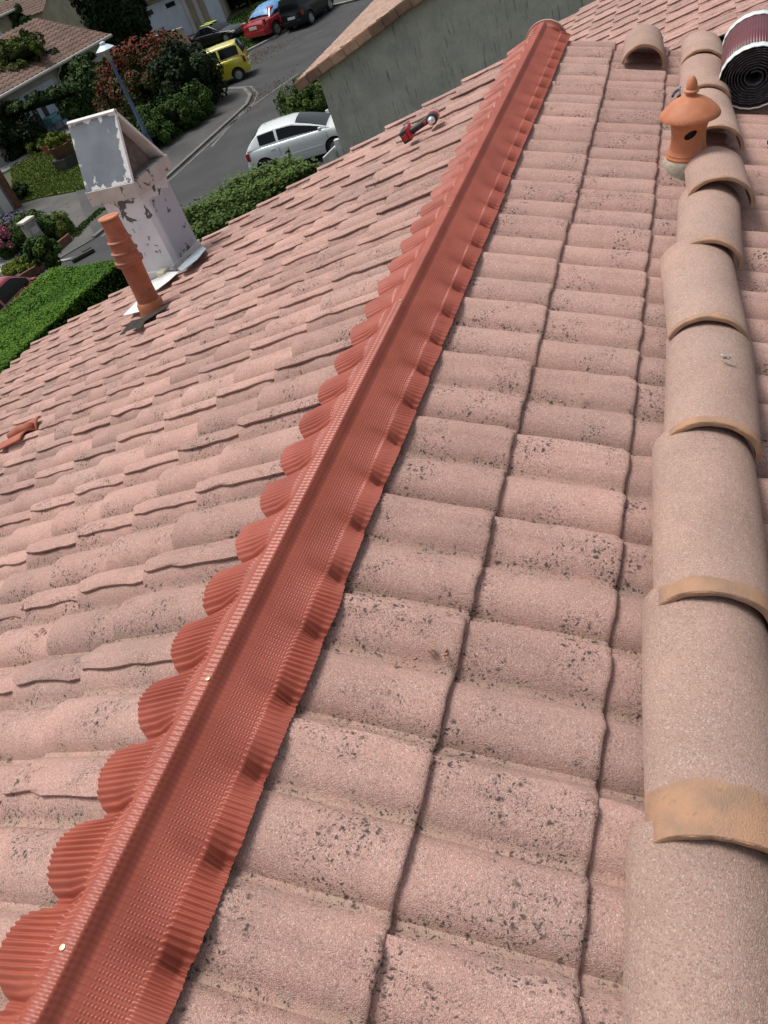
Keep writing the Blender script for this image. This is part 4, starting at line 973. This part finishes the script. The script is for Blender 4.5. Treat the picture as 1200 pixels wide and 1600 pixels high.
bush('dark_round_shrub', 'dark round shrub beside the white glazed door, left edge', 'bush', B3(32, 244), (1.7, 1.5), 2.4, MT['leaf_dark'], 14000, .11, lobes=[(0, 0, 1.1, 1.5, 1.2, 1.25), (-1.6, .6, 1.3, 1.4, 1.1, 1.4)], ncl=90)
def cypress(label, base, r, h, n):
    root = empty('cypress_tree', label, 'tree', base); u = rng.uniform(0, 1, n) ** .8; a = rng.uniform(0, 2 * np.pi, n)
    rad_ = r * np.clip(np.sin(np.pi * np.clip(.16 + u * .84, 0, 1)) ** .6, .05, 1) * (1 + .10 * np.sin(a * 5 + u * 14) + rng.normal(0, .05, n)) * np.sqrt(rng.uniform(.7, 1, n))
    C = np.stack([rad_ * np.cos(a), rad_ * np.sin(a), .2 + u * h], 1); O = np.stack([np.cos(a), np.sin(a), a * 0 + .3], 1)
    leaves('foliage', C, .16, MT['leaf_cyp'], up=.3, out=O, parent=root); MB().lathe([(r * .5, .3), (r * .82, h * .25), (r * .80, h * .6), (r * .3, h * .93)], 16).build('shade_core', MT['core'], root, 'all')  # dark solid core stands for the shade within the crown
    MB().tube([(0, 0, 0), (0, 0, 1.2)], .16, 8).build('trunk', MT['bark'], root); return root
cypress('tall black-green cypress between the low tiled house and the garage house', B3(222, 116), 1.75, 9.5, 26000)
for (px, py, r, h, lb_) in ((82, 62, 3.0, 6.5, 'dark tree crown between the ivy-clad wing and the pale gable at the top left'),):
    bush('dark_tree', lb_, 'tree', B3(px, py), (r, r), h, MT['leaf_dark'], 14000, .22, lobes=[(0, 2, h * .62, r, r, h * .38)], ncl=90)
bush('ivy_mass', 'yellow-green ivy spilling over the roof of the low house at the left edge', 'ivy', (G(4, 140, 2.6).x, G(4, 140, 2.6).y, Z + 2.9), (2.0, 1.0), 1.1, MT['leaf_ivy'], 15000, .10, lobes=[(-1.2, 1.0, .3, 2.4, .9, .4), (.3, 1.9, .6, 1.9, .9, .45), (-1.0, 2.8, 1.0, 2.2, 1.0, .5)], trunk=False, ncl=90)
ic = hC.matrix_basis @ Vector((.1, 1.0, 0))
bush('ivy_column', 'dark ivy climbing the corner of the beige wing, upper left', 'ivy', (ic.x, ic.y, Z), (1.3, 1.1), 4.4, MT['leaf_mid'], 16000, .13, lobes=[(.6, -.3, 1.4, 1.3, 1.0, 1.6), (.2, .1, 3.2, .8, .8, 1.2)], trunk=False, ncl=90)
bush('eave_creeper', 'green creeper hanging under the gutter of the low tiled house', 'creeper', (G(45, 150, 2.3).x, G(45, 150, 2.3).y, Z + 1.9), (3.4, .5), .9, MT['leaf_mid'], 14000, .12, lobes=[(-.2, .35, -.05, 3.6, .35, .34), (-2.4, .3, -.4, 1.6, .3, .5)], trunk=False, ncl=110)
for (px, py, r, h, lbl) in ((352, 26, .9, 2.8, 'dark ivy-covered pillar shrub right of the garage door'), (392, 10, 1.6, 2.2, 'dark shrubs behind the grass verge above the red car')):
    bush('dark_garden_shrub', lbl, 'shrub', B3(px, py), (r, r), h, MT['leaf_dark'], 8000, .14, lobes=[(0, 1.5, h * .5, r, r, h * .5)], ncl=50)
for (px, py, h, lbl) in ((330, 14, 5.0, 'dark tree behind the garage house roof at the top'), (440, -8, 4, 'dark hedge trees along the top edge behind the parked cars')):
    bush('background_tree', lbl, 'tree', B3(px, py), (4, 4), h, MT['leaf_dark'], 9000, .3, lobes=[(0, 9, h * .5, 6, 3, h * .5)], ncl=70)
bush('roadside_bush', 'bright green bush at the foot of the grey gable wall, above the white car', 'bush', B3(487, 186), (1.0, 1.0), 1.2, MT['leaf_loose'], 12000, .06, lobes=[(0, 0, .6, .95, .9, .62)], ncl=70)
bush('lavender_clump', 'grey-purple lavender clump in the flower bed at the left edge', 'plant', B3(35, 385), (1.3, .9), .9, MT['leaf_lav'], 12000, .05, lobes=[(-.5, .3, .4, 1.4, .8, .5)], ncl=70, lav=.5, trunk=False, asp=3, up=.9)
bush('rosemary_clump', 'dark green upright clump between lavender and cream pillar', 'plant', B3(48, 390), (.8, .7), 1.0, MT['leaf_jun'], 9000, .05, lobes=[(.25, .2, .5, .8, .6, .55)], ncl=50, trunk=False, asp=3, up=.9)
bush('azalea_bush', 'round azalea covered in pink flowers at the left edge', 'bush', B3(22, 400), (.6, .6), .95, MT['leaf_pink'], 8000, .06, lobes=[(0, 0, .5, .58, .55, .48)], ncl=45, lav=.45)
bush('ground_cover', 'yellow-green mat of ground cover behind the brick edging', 'plant', B3(38, 420), (.8, .5), .28, MT['leaf_yell'], 9000, .04, lobes=[(0, 0, .1, .8, .5, .16)], ncl=60, trunk=False)
bush('grass_tuft', 'feathery yellow-green ornamental grass tuft at the end of the brick edging', 'plant', B3(104, 368), (.45, .45), .85, MT['leaf_grass'], 5200, .035, lobes=[(0, 0, .35, .34, .34, .42)], ncl=50, trunk=False, asp=6, up=1.5)
bush('drive_weed', 'leafy weed growing over the corner of the trimmed hedge', 'plant', B3(95, 438), (.7, .6), 1.3, MT['leaf_jun'], 3000, .06, lobes=[(0, 0, .9, .55, .5, .4)], ncl=30, asp=2.6)
bush('small_garden_plant', 'small dark plant on the lawn beside the brown post', 'plant', B3(38, 312), (.5, .4), .6, MT['leaf_mid'], 2500, .07, ncl=24)
bush('pot_plant', 'blue-grey agave-like plant standing among the patio pots', 'plant', B3(66, 224), (.5, .4), .8, MT['leaf_lav'], 1800, .10, ncl=20, asp=4, trunk=False)
bush('patio_plant', 'pale variegated plant at the patio edge left of the clay pot', 'plant', B3(62, 240), (.5, .4), .55, MT['leaf_grass'], 2500, .08, ncl=22, trunk=False)

# grass on the lawns: individual blades as stuff
def grass(name, pts, n, s, m):
    P = [(p[0], p[1]) for p in pts]; xs = [p[0] for p in P]; ys = [p[1] for p in P]; C = []
    X = rng.uniform(min(xs), max(xs), n); Y = rng.uniform(min(ys), max(ys), n); ins = np.zeros(n, bool); j = len(P) - 1
    for i in range(len(P)):
        xi, yi = P[i]; xj, yj = P[j]; c_ = ((yi > Y) != (yj > Y)) & (X < (xj - xi) * (Y - yi) / (yj - yi + 1e-12) + xi); ins ^= c_; j = i
    C = np.stack([X[ins], Y[ins], np.full(ins.sum(), Z + .085)], 1)
    return leaves(name, C, s, m, up=.1, kind='stuff', asp=2.4)
grass('lawn_grass', [g(24, 322), g(60, 310), g(140, 297), g(165, 285), g(200, 240), g(150, 190), g(100, 216), g(60, 240), g(18, 262)], 60000, .05, MT['leaf_grass'])
grass('verge_grass_blades', [g(340, 80), g(383, 78), g(430, 54), g(487, 14), g(560, -14), g(480, -22), g(400, 8), g(340, 46)], 30000, .07, MT['leaf_jun'])
flakes('dry_leaves', [(376, 168, .5, 1.0, .25), (385, 155, .45, .6, .2), (415, 80, .9, .5, .25), (405, 92, .5, .6, .2), (440, 128, .25, 1.2, .15)], 2200, .032, MT['dry'])
# weedy line in the drive joint
ln = [g(118, 372), g(135, 352), g(150, 340), g(160, 330)]
C = []
for i in range(len(ln) - 1):
    for _ in range(500): t_ = random.random(); p = ln[i].lerp(ln[i + 1], t_); C.append((p.x + random.gauss(0, .09), p.y + random.gauss(0, .09), Z + .06 + random.random() * .04))
leaves('joint_weeds', np.array(C), .05, MT['leaf_jun'], up=.4, kind='stuff')
sheet('white_gravel_bed', [g(-20, 430), g(20, 428), g(28, 415), g(10, 398), g(-20, 398)], .075, MT['gravel'], kind='structure')
C = np.stack([rng.uniform(0, 1, 900), rng.uniform(0, 1, 900)], 1); a, b, c = g(-15, 428), g(26, 418), g(2, 398)
C3 = np.array([[a.x + (b.x - a.x) * u + (c.x - a.x) * v, a.y + (b.y - a.y) * u + (c.y - a.y) * v, Z + .09] for u, v in C]); leaves('gravel_stones', C3, .05, MT['gravel'], up=.6, kind='stuff', asp=1.1)

# ------------------------------------------------------------------ garden things
be = empty('brick_edging', 'row of upright red edging bricks along the flower bed', 'edging')
bm_ = MB().box((0, 0, .11), (.20, .09, .24)).me('brick'); bm2 = bmesh.new(); bm2.from_mesh(bm_); bmesh.ops.bevel(bm2, geom=bm2.edges[:], offset=.008, segments=1, affect='EDGES'); bm2.to_mesh(bm_); bm2.free(); bm_.materials.append(MT['brick'])
for (pa, pb, n_) in ((g(34, 445), g(66, 425), 9), (g(86, 400), g(112, 377), 8), (g(66, 425), g(74, 414), 3)):
    d = pb - pa; an = math.atan2(d.y, d.x)
    for i in range(n_):
        p = pa.lerp(pb, (i + .5) / n_); o = D.objects.new('brick', bm_); COL.objects.link(o); o.parent = be
        o.matrix_local = Matrix.Translation((p.x, p.y, Z + .02 + random.uniform(0, .02))) @ Matrix.Rotation(an + random.gauss(0, .05), 4, 'Z')
p = g(72, 396); ml = empty('letterbox_pillar', 'cream concrete letterbox pillar at the edge of the flower bed', 'pillar', (p.x, p.y, Z), rA)
MB().box((0, 0, .55), (.42, .3, 1.1)).build('pillar_shaft', MT['kerbwhite'], ml, bevel=.015); MB().box((0, 0, 1.13), (.5, .36, .07)).build('coping', mk('pale_coping', (.55, .53, .46), rough=.8), ml, bevel=.012)
MB().box((0, -.16, .8), (.28, .03, .2)).build('letterbox_flap', MT['gutter'], ml, bevel=.006)
def kerbcurve():
    ln = [g(58, 421), g(75, 414), g(95, 411), g(112, 407), g(124, 402)]
    return strip('pale_kerb_curve', ln, 0, .14, .0, .05, MT['kerbwhite'])
kerbcurve()
dc = MB().box((0, 0, .08), (.75, .22, .10)).box((.2, .12, .12), (.3, .2, .08)).build('drain_cover', MT['stone'], bevel=.02); p = g(131, 402); dc.matrix_world = Matrix.Translation(p) @ Matrix.Rotation(rA - .5, 4, 'Z'); tag(dc, 'dark drain block on the pale kerb at the hedge corner', 'drain')
# barrel planter on stone block
p = g(112, 262); bp_ = empty('barrel_planter', 'dark half-barrel planter on a stone block, yellow-green plant in it, on the lawn', 'planter', (p.x, p.y, Z), rA)
MB().box((0, 0, .26), (.95, .8, .52)).build('stone_block', MT['stone'], bp_, bevel=.04)
MB().lathe([(.40, .52), (.47, .75), (.50, .98), (.46, 1.0), (.44, .9)], 20).build('half_barrel', MT['wood'], bp_, 40)
MB().lathe([(.445, .62), (.455, .62), (.465, .68), (.455, .68)], 20, cap=False).build('hoop', MT['stone'], bp_)
bush('barrel_plant', 'yellow-green plant growing in the half-barrel planter', 'plant', (p.x, p.y, Z + .95), (.42, .42), .5, MT['leaf_yell'], 2600, .07, ncl=26, trunk=False)
for i, (px, py, r, h, lbl) in enumerate(((80, 243, .26, .42, 'larger terracotta pot at the patio edge'), (90, 232, .18, .3, 'small terracotta pot behind the larger one on the patio'), (97, 228, .16, .28, 'small terracotta pot nearest the half-barrel planter'), (74, 232, .2, .32, 'terracotta pot left of the blue-grey plant'))):
    q_ = g(px, py); o = empty('flower_pot', lbl, 'pot', (q_.x, q_.y, Z + .09), group='terracotta pots on the patio')
    MB().lathe([(r * .65, 0), (r * .95, h * .8), (r * 1.05, h * .8), (r * 1.08, h), (r * .92, h), (r * .88, h * .85)], 18).build('pot_shell', MT['pipe'], o, 40)
    MB().lathe([(.01, h * .86), (r * .9, h * .85)], 18, cap=False).build('soil', MT['soil'], o)
    leaves('sprig', np.stack([rng.normal(0, r * .6, 160), rng.normal(0, r * .6, 160), h + np.abs(rng.normal(0, .14, 160))], 1), .06, MT['leaf_jun'], parent=o, kind='stuff')
q_ = g(96, 205); tt = empty('patio_table', 'patio table under a turquoise cloth by the white door', 'table', (q_.x, q_.y, Z + .09), rA)
MB().box((0, 0, .73), (1.15, .8, .03)).build('table_top', MT['whitewall'], tt, bevel=.01)
cl = mk('turquoise_cloth', (.05, .20, .24), (.12, .32, .36), 6, rough=.8)
P = []
for i in range(13):
    row = []
    for j in range(9):
        x, y = (i / 12 - .5) * 1.35, (j / 8 - .5) * 1.0; ex = max(0, abs(x) - .57) + max(0, abs(y) - .4); row.append((max(-.59, min(.59, x)) * 1.0 + .03 * math.sin(j * 2.1) * (abs(x) > .57), max(-.42, min(.42, y)) + .03 * math.sin(i * 1.9) * (abs(y) > .4), .755 - ex * 3.2))
    P.append(row)
MB().grid(P).build('tablecloth', cl, tt, 'all')
for sx in (-.5, .5):
    for sy in (-.33, .33): MB().tube([(sx, sy, 0), (sx, sy, .72)], .02, 6).build('leg', MT['stone'], tt)
for i, (dx, dy, rz, lbl) in enumerate(((-.95, -.1, 0, 'dark blue garden chair at the left end of the turquoise table'), (.1, -.75, 1.57, 'dark blue garden chair in front of the turquoise table'))):
    T = tt.matrix_basis @ Matrix.Translation((dx, dy, 0)) @ Matrix.Rotation(rz, 4, 'Z'); c_ = empty('garden_chair', lbl, 'chair', mat=T, group='garden chairs at the patio table'); bl = MT['bluepaint']
    MB().box((0, 0, .43), (.45, .45, .03)).build('seat', bl, c_, bevel=.01); MB().box((-.22, 0, .68), (.03, .45, .46)).build('backrest', bl, c_, bevel=.01)
    for sx in (-.2, .2):
        for sy in (-.2, .2): MB().tube([(sx, sy, 0), (sx, sy, .43)], .018, 6).build('leg', bl, c_)
q_ = g(309, 182); hy = empty('fire_hydrant', 'dark red fire hydrant at the edge of the dark laurel bush', 'hydrant', (q_.x, q_.y, Z))
rd = mk('hydrant_red', (.20, .010, .012), rough=.5)
MB().lathe([(.16, 0), (.16, .08), (.12, .10), (.12, .72), (.15, .74), (.15, .86), (.06, .93)], 16).build('hydrant_body', rd, hy, 40)
MB().lathe([(.05, -.2), (.05, .2)], 10, Matrix.Translation((0, 0, .6)) @ Matrix.Rotation(rad(90), 4, 'X')).build('outlet', rd, hy, 40)
q_ = g(517, 12); bo = tag(MB().lathe([(.09, 0), (.09, .75), (.05, .82)], 12).build('white_bollard', MT['gate'], None, 40), 'small white bollard on the far pavement at the top', 'bollard'); bo.matrix_world = Matrix.Translation(q_)
q_ = g(496, 52); mc = MB().lathe([(.42, .0), (.42, .012), (.01, .014)], 28).build('manhole_cover', MT['stone']); mc.matrix_world = Matrix.Translation(q_); tag(mc, 'round manhole cover in the road beyond the parked cars', 'manhole')

# ------------------------------------------------------------------ cars
def interp(x, tab):
    for (a, va), (b, vb) in zip(tab, tab[1:]):
        if x <= b:
            t_ = (x - a) / (b - a) if b > a else 0; t_ = max(0, min(1, t_)); return va + (vb - va) * t_
    return tab[-1][1]
CARGLASS = mk('car_glass', (.006, .009, .010), rough=.12, spec=.25); TYRE = mk('tyre', (.018, .018, .019), rough=.85); RIM = mk('alloy', (.45, .46, .47), rough=.3, metal=.7)
TRIM = mk('black_trim', (.02, .02, .021), rough=.5); LRED = mk('tail_lamp', (.35, .012, .015), rough=.15, coat=.6); LWHITE = mk('head_lamp', (.55, .57, .6), rough=.1, coat=.6); PLATE = mk('number_plate', (.62, .62, .6), rough=.5)
def car(name, label, P, head, paint, L=3.9, W=1.68, HT=1.45, belt=.92, hoodz=.72, xg=(.12, .45, 2.35, 3.05), wb=(.68, 3.12), rw=.30, sc=1., spare=False, glass=None):
    """x forward: rear bumper at 0. xg = (rear glass base, roof rear, roof front, windscreen base)"""
    root = empty(name, label, 'car', mat=Matrix.Translation((P[0], P[1], Z)) @ Matrix.Rotation(head, 4, 'Z') @ Matrix.Scale(sc, 4) @ Matrix.Translation((0, 0, 0)))
    Ra = rw + .055; zw = rw
    zs = [(0, belt - .10), (.08, belt - .01), (xg[0] + .2, belt), (xg[3] - .25, belt - .01), (xg[3] + .05, belt - .035), (L - .35, hoodz + .02), (L - .08, hoodz - .10), (L, hoodz - .26)]
    xs = sorted(set([0, .03, .08, .16] + list(np.linspace(.25, L - .25, 30)) + [L - .15, L - .08, L - .03, L] + [w0 + Ra * math.cos(a) for w0 in wb for a in np.linspace(0, math.pi, 13)]))
    P_ = []
    for x in xs:
        e_ = abs(2 * x / L - 1); wd = W / 2 * (1 - .11 * e_ ** 5 - .07 * e_ ** 16); zl = .22 + .06 * e_ ** 8
        for w0 in wb:
            if abs(x - w0) < Ra - 1e-4: zl = max(zl, zw + math.sqrt(Ra * Ra - (x - w0) ** 2))
        zt = interp(x, zs); row = []
        for wf, zz in ((.93, zl), (.985, max(zl + .01, .34)), (1.0, max(zl + .02, .50)), (.995, max(zl + .03, .66 * belt / .92)), (.965, zt - .09), (.93, zt - .03), (.86, zt), (.5, zt + .022), (0, zt + .03)):
            row.append((x + (.035 * (1 if x < L / 2 else -1) * (0 if zz < .55 else min(1, (zz - .55) * 2)) * (e_ ** 10)), wd * wf, min(zz, zt + .03)))
        P_.append(row + [(p[0], -p[1], p[2]) for p in reversed(row[:-1])])
    mb = MB(); mb.grid(P_); n_ = len(P_[0]); mb.add(P_[0], [tuple(range(n_))]); mb.add(P_[-1], [tuple(range(n_ - 1, -1, -1))])
    me = mb.me('body'); bm = bmesh.new(); bm.from_mesh(me); bmesh.ops.remove_doubles(bm, verts=bm.verts, dist=1e-5); bmesh.ops.recalc_face_normals(bm, faces=bm.faces); bm.to_mesh(me); bm.free()
    link('body', me, paint, root, 38)
    MB().box((L / 2, 0, .42), (L * .94, W * .80, .36)).build('underbody', TRIM, root, bevel=.04)
    # greenhouse
    gt_ = [(xg[0], 0.), (xg[0] + (xg[1] - xg[0]) * .5, .56), (xg[1], .97), (xg[1] + .25, 1.), ((xg[1] + xg[2]) / 2, 1.035), (xg[2] - .1, 1.01), (xg[2], .97), ((xg[2] + xg[3]) / 2, .52), (xg[3], 0.)]
    hr = HT - belt - .03; wbz = W / 2 * .89; wtz = W / 2 * .70
    def gp(x, t_):                      # point on side glass surface
        h_ = interp(x, gt_) * hr; zb_ = interp(x, zs); y_ = wbz + (wtz - wbz) * (h_ * t_) / hr; return (x, y_, zb_ - .01 + h_ * t_)
    Q = []
    for x in sorted(set([a for a, _ in gt_] + list(np.linspace(xg[0], xg[3], 25)))):
        h_ = interp(x, gt_) * hr; yb, yt = gp(x, 0)[1], gp(x, 1)[1]; zb_ = interp(x, zs) - .01
        row = [(x, yb, zb_), (x, yb + (yt - yb) * .85, zb_ + h_ * .88), (x, yt - .02 * (h_ > .1), zb_ + h_ * .975), (x, yt * .80, zb_ + h_ * 1.02), (x, yt * .4, zb_ + h_ * 1.05 + .012), (x, 0, zb_ + h_ * 1.06 + .014)]
        Q.append(row + [(p[0], -p[1], p[2]) for p in reversed(row[:-1])])
    me = MB().grid(Q).me('roof'); bm = bmesh.new(); bm.from_mesh(me); bmesh.ops.recalc_face_normals(bm, faces=bm.faces); bm.to_mesh(me); bm.free(); link('roof', me, paint, root, 50)
    gl = glass or CARGLASS
    def side_patch(xa_, xb_, nm='side_window'):
        for sg in (1, -1):
            R_ = []
            for t_ in (.14, .5, .84):
                row = []
                for x in np.linspace(xa_, xb_, 9):
                    p_ = gp(x, t_); row.append((p_[0], sg * (p_[1] + .008), p_[2] + .003))
                R_.append(row)
            MB().grid(R_).build(nm, gl, root, 'all')
    xm = xg[1] + (xg[2] - xg[1]) * .50
    side_patch(xg[1] - .02, xm - .05); side_patch(xm + .05, xg[3] - .28)
    def front_patch(x0, x1, nm):
        R_ = []
        for t_ in np.linspace(.10, .90, 6):
            x = x0 + (x1 - x0) * t_; h_ = interp(x, gt_) * hr; zb_ = interp(x, zs) - .01; yw = gp(x, 1)[1] * .90; row = []
            for v in np.linspace(-1, 1, 9): row.append((x, yw * v, zb_ + h_ * (1.065 - .06 * v * v) + .022 - .008 * v * v))
            R_.append(row)
        MB().grid(R_).build(nm, gl, root, 'all')
    front_patch(xg[3], xg[2], 'windscreen'); front_patch(xg[0], xg[1], 'rear_window')
    for w0 in wb:
        for sg in (1, -1):
            T = Matrix.Translation((w0, sg * (W / 2 - .10), rw)) @ Matrix.Rotation(rad(-90 * sg), 4, 'X')
            wh = MB().lathe([(rw * .55, -.09), (rw * .96, -.09), (rw, -.06), (rw, .06), (rw * .96, .085), (rw * .66, .085)], 28, T, cap=False).build('wheel', TYRE, root, 40)
            MB().lathe([(rw * .66, .075), (rw * .62, .05), (rw * .30, .06), (rw * .12, .08), (.005, .08)], 28, T, cap=False).build('rim', RIM, wh, 40)
            sp = MB()
            for k_ in range(6): sp.box((rw * .36 * math.cos(k_ * 1.047), rw * .36 * math.sin(k_ * 1.047), .072), (rw * .5, .045, .02), k_ * 1.047, T)
            sp.build('spokes', RIM, wh)
            MB().lathe([(rw * .64, .03), (.01, .03)], 20, T, cap=False).build('brake_disc', TRIM, wh)
    for sg in (1, -1):
        MB().box((.10, sg * (W / 2 * .86), .80), (.13, .12, .26)).build('tail_light', LRED, root, 30, bevel=.03)
        MB().box((L - .20, sg * (W / 2 * .80), hoodz - .10), (.32, .22, .13)).build('headlight', LWHITE, root, 30, bevel=.04)
        MB().box((xg[3] - .30, sg * (W / 2 + .07), belt + .05), (.12, .16, .12)).build('mirror', paint, root, 30, bevel=.035)
        MB().box((xm - .22, sg * (W / 2 - .012), belt - .14), (.16, .03, .03)).build('door_handle', paint, root, 30, bevel=.008)
        MB().box((L / 2, sg * (W / 2 + .002), .52), (1.7, .02, .05)).build('rub_strip', paint if sc != 1.001 else TRIM, root, bevel=.006)
        for xl_ in (xm, xg[3] - .15): MB().box((xl_, sg * (W / 2 - .006), .62), (.008, .012, .5)).build('door_gap', TRIM, root)
    MB().box((-.01, 0, .42), (.08, W * .78, .20)).build('rear_bumper', paint, root, 30, bevel=.03)
    MB().box((-.02, 0, .66), (.03, .50, .12)).build('number_plate', PLATE, root, bevel=.004)
    MB().box((L - .0, 0, .38), (.04, .9, .16)).build('grille', TRIM, root, bevel=.01)
    MB().tube([(xg[1] + .25, 0, HT + .0), (xg[1] + .02, 0, HT + .22)], .006, 5).build('aerial', TRIM, root)
    return root
wpaint = mk('white_car_paint', (.66, .70, .71), rough=.25, coat=1.); ypaint = mk('yellow_car_paint', (.55, .48, .03), rough=.3, coat=1.); rpaint = mk('red_car_paint', (.34, .012, .018), rough=.25, coat=1.); bpaint = mk('black_car_paint', (.006, .007, .009), rough=.35, spec=.3, coat=.25); dred = mk('dark_red_car_paint', (.24, .008, .016), rough=.22, coat=1.)
A = G(388, 262, .45); B = G(523, 229, .3); hd_ = math.atan2(B.y - A.y, B.x - A.x)
# near-side (camera side) is the car's right side: shift centre away from the camera
def carpos(A, hd_, W): return (A.x - math.sin(hd_) * W / 2, A.y + math.cos(hd_) * W / 2)
sW = (B - A).length / 3.2; print('white car scale', sW, math.degrees(hd_))
car('white_hatchback', 'white hatchback parked beyond the hedge, its bonnet behind the grey gable wall', carpos(A, hd_, 1.70 * sW), hd_, wpaint, L=3.99, W=1.70, HT=1.48, belt=1.0, hoodz=.84, xg=(.10, .66, 1.95, 3.22), wb=(.64, 3.22), rw=.31, sc=sW)
# yellow car: seen from rear right
A = G(399, 118, .3); hy_ = math.atan2(*(lambda a, b: (b.y - a.y, b.x - a.x))(G(376, 126, 0), G(318, 148, 0))); print('yellow', math.degrees(hy_))
yr = G(376, 127, 0); hd2 = hy_
sy = .98
cx, cy = yr.x - .62 * sy * math.cos(hd2), yr.y - .62 * sy * math.sin(hd2)
car('yellow_city_car', 'small yellow city car half hidden by the dark laurel bush', (cx + math.sin(hd2) * .78 * sy, cy - math.cos(hd2) * .78 * sy), hd2, ypaint, L=3.5, W=1.55, HT=1.56, belt=.98, hoodz=.82, xg=(.04, .28, 2.1, 2.85), wb=(.6, 2.95), rw=.27, sc=sy)
A = G(385, 74, 0); B = G(424, 62, 0); dv_ = B - A; hr_ = math.atan2(dv_.y, dv_.x) + math.pi / 2 - rad(16); m_ = (A + B) / 2; print('redw', dv_.length)
rc_ = car('red_coupe', 'red coupe with a blue cover over its roof, seen from behind', (m_.x, m_.y), hr_, rpaint, L=3.9, W=1.68, HT=1.25, belt=.86, hoodz=.72, xg=(.55, .95, 1.9, 2.6), wb=(.7, 3.1), rw=.30, sc=dv_.length / 1.42)
cov = mk('blue_cover', (.05, .19, .42), (.12, .30, .55), 4, rough=.45)
P = []
for i in range(15):
    row = []
    for j in range(11):
        u = i / 14; v = j / 10 * 2 - 1; z_ = 1.00 + .34 * math.sin(math.pi * u) ** .6 * (1 - .45 * v * v) + .012 * math.sin(i * 2.3 + j * 1.7); row.append((.62 + u * 1.75, v * .74, z_ - .14 * abs(v) ** 6))
    P.append(row)
MB().grid(P).build('roof_cover', cov, rc_, 'all')
A = G(444, 55, 0); B = G(481, 43, 0); dv_ = B - A; m_ = (A + B) / 2; hr_ = math.atan2(dv_.y, dv_.x) + math.pi / 2 - rad(12); print('blkw', dv_.length)
car('black_suv', 'black off-roader parked beside the red coupe, seen from behind', (m_.x, m_.y), hr_, bpaint, L=3.8, W=1.68, HT=1.66, belt=1.02, hoodz=.98, xg=(.02, .14, 2.2, 2.75), wb=(.7, 3.05), rw=.34, sc=dv_.length / 1.5)
A = G(300, 84, 0); B = G(366, 66, 0); dv_ = B - A; hs = math.atan2(dv_.y, dv_.x); print('sport', dv_.length)
sp_ = car('black_sports_car', 'low black sports car with two yellow-green stripes in front of the garage', carpos(A, hs, 1.7), hs, bpaint, L=3.95, W=1.72, HT=1.27, belt=.80, hoodz=.66, xg=(.35, 1.1, 1.9, 2.75), wb=(.75, 3.15), rw=.31, sc=max(.85, dv_.length / 4.2))
st = mk('yellow_stripe', (.50, .60, .05), rough=.35)
for sg in (-.26, .26): MB().box((1.5, sg, 1.272), (1.0, .30, .02)).build('stripe', st, sp_)
A = G(38, 478, .0); hq = rA + rad(180 + 88 - 180)
A1 = G(22, 495, .3); A2 = G(-60, 520, .3)
hdr = math.atan2(G(48, 465, 0).y - G(-40, 560, 0).y, G(48, 465, 0).x - G(-40, 560, 0).x)
pc = G(88, 458, 0)
car('dark_red_car', 'dark red car nosing in behind the trimmed hedge at the left edge', (pc.x - 3.75 * math.cos(hdr) - .35 * math.sin(hdr), pc.y - 3.75 * math.sin(hdr) + .35 * math.cos(hdr)), hdr, dred, L=3.9, W=1.68, HT=1.45, sc=.95)
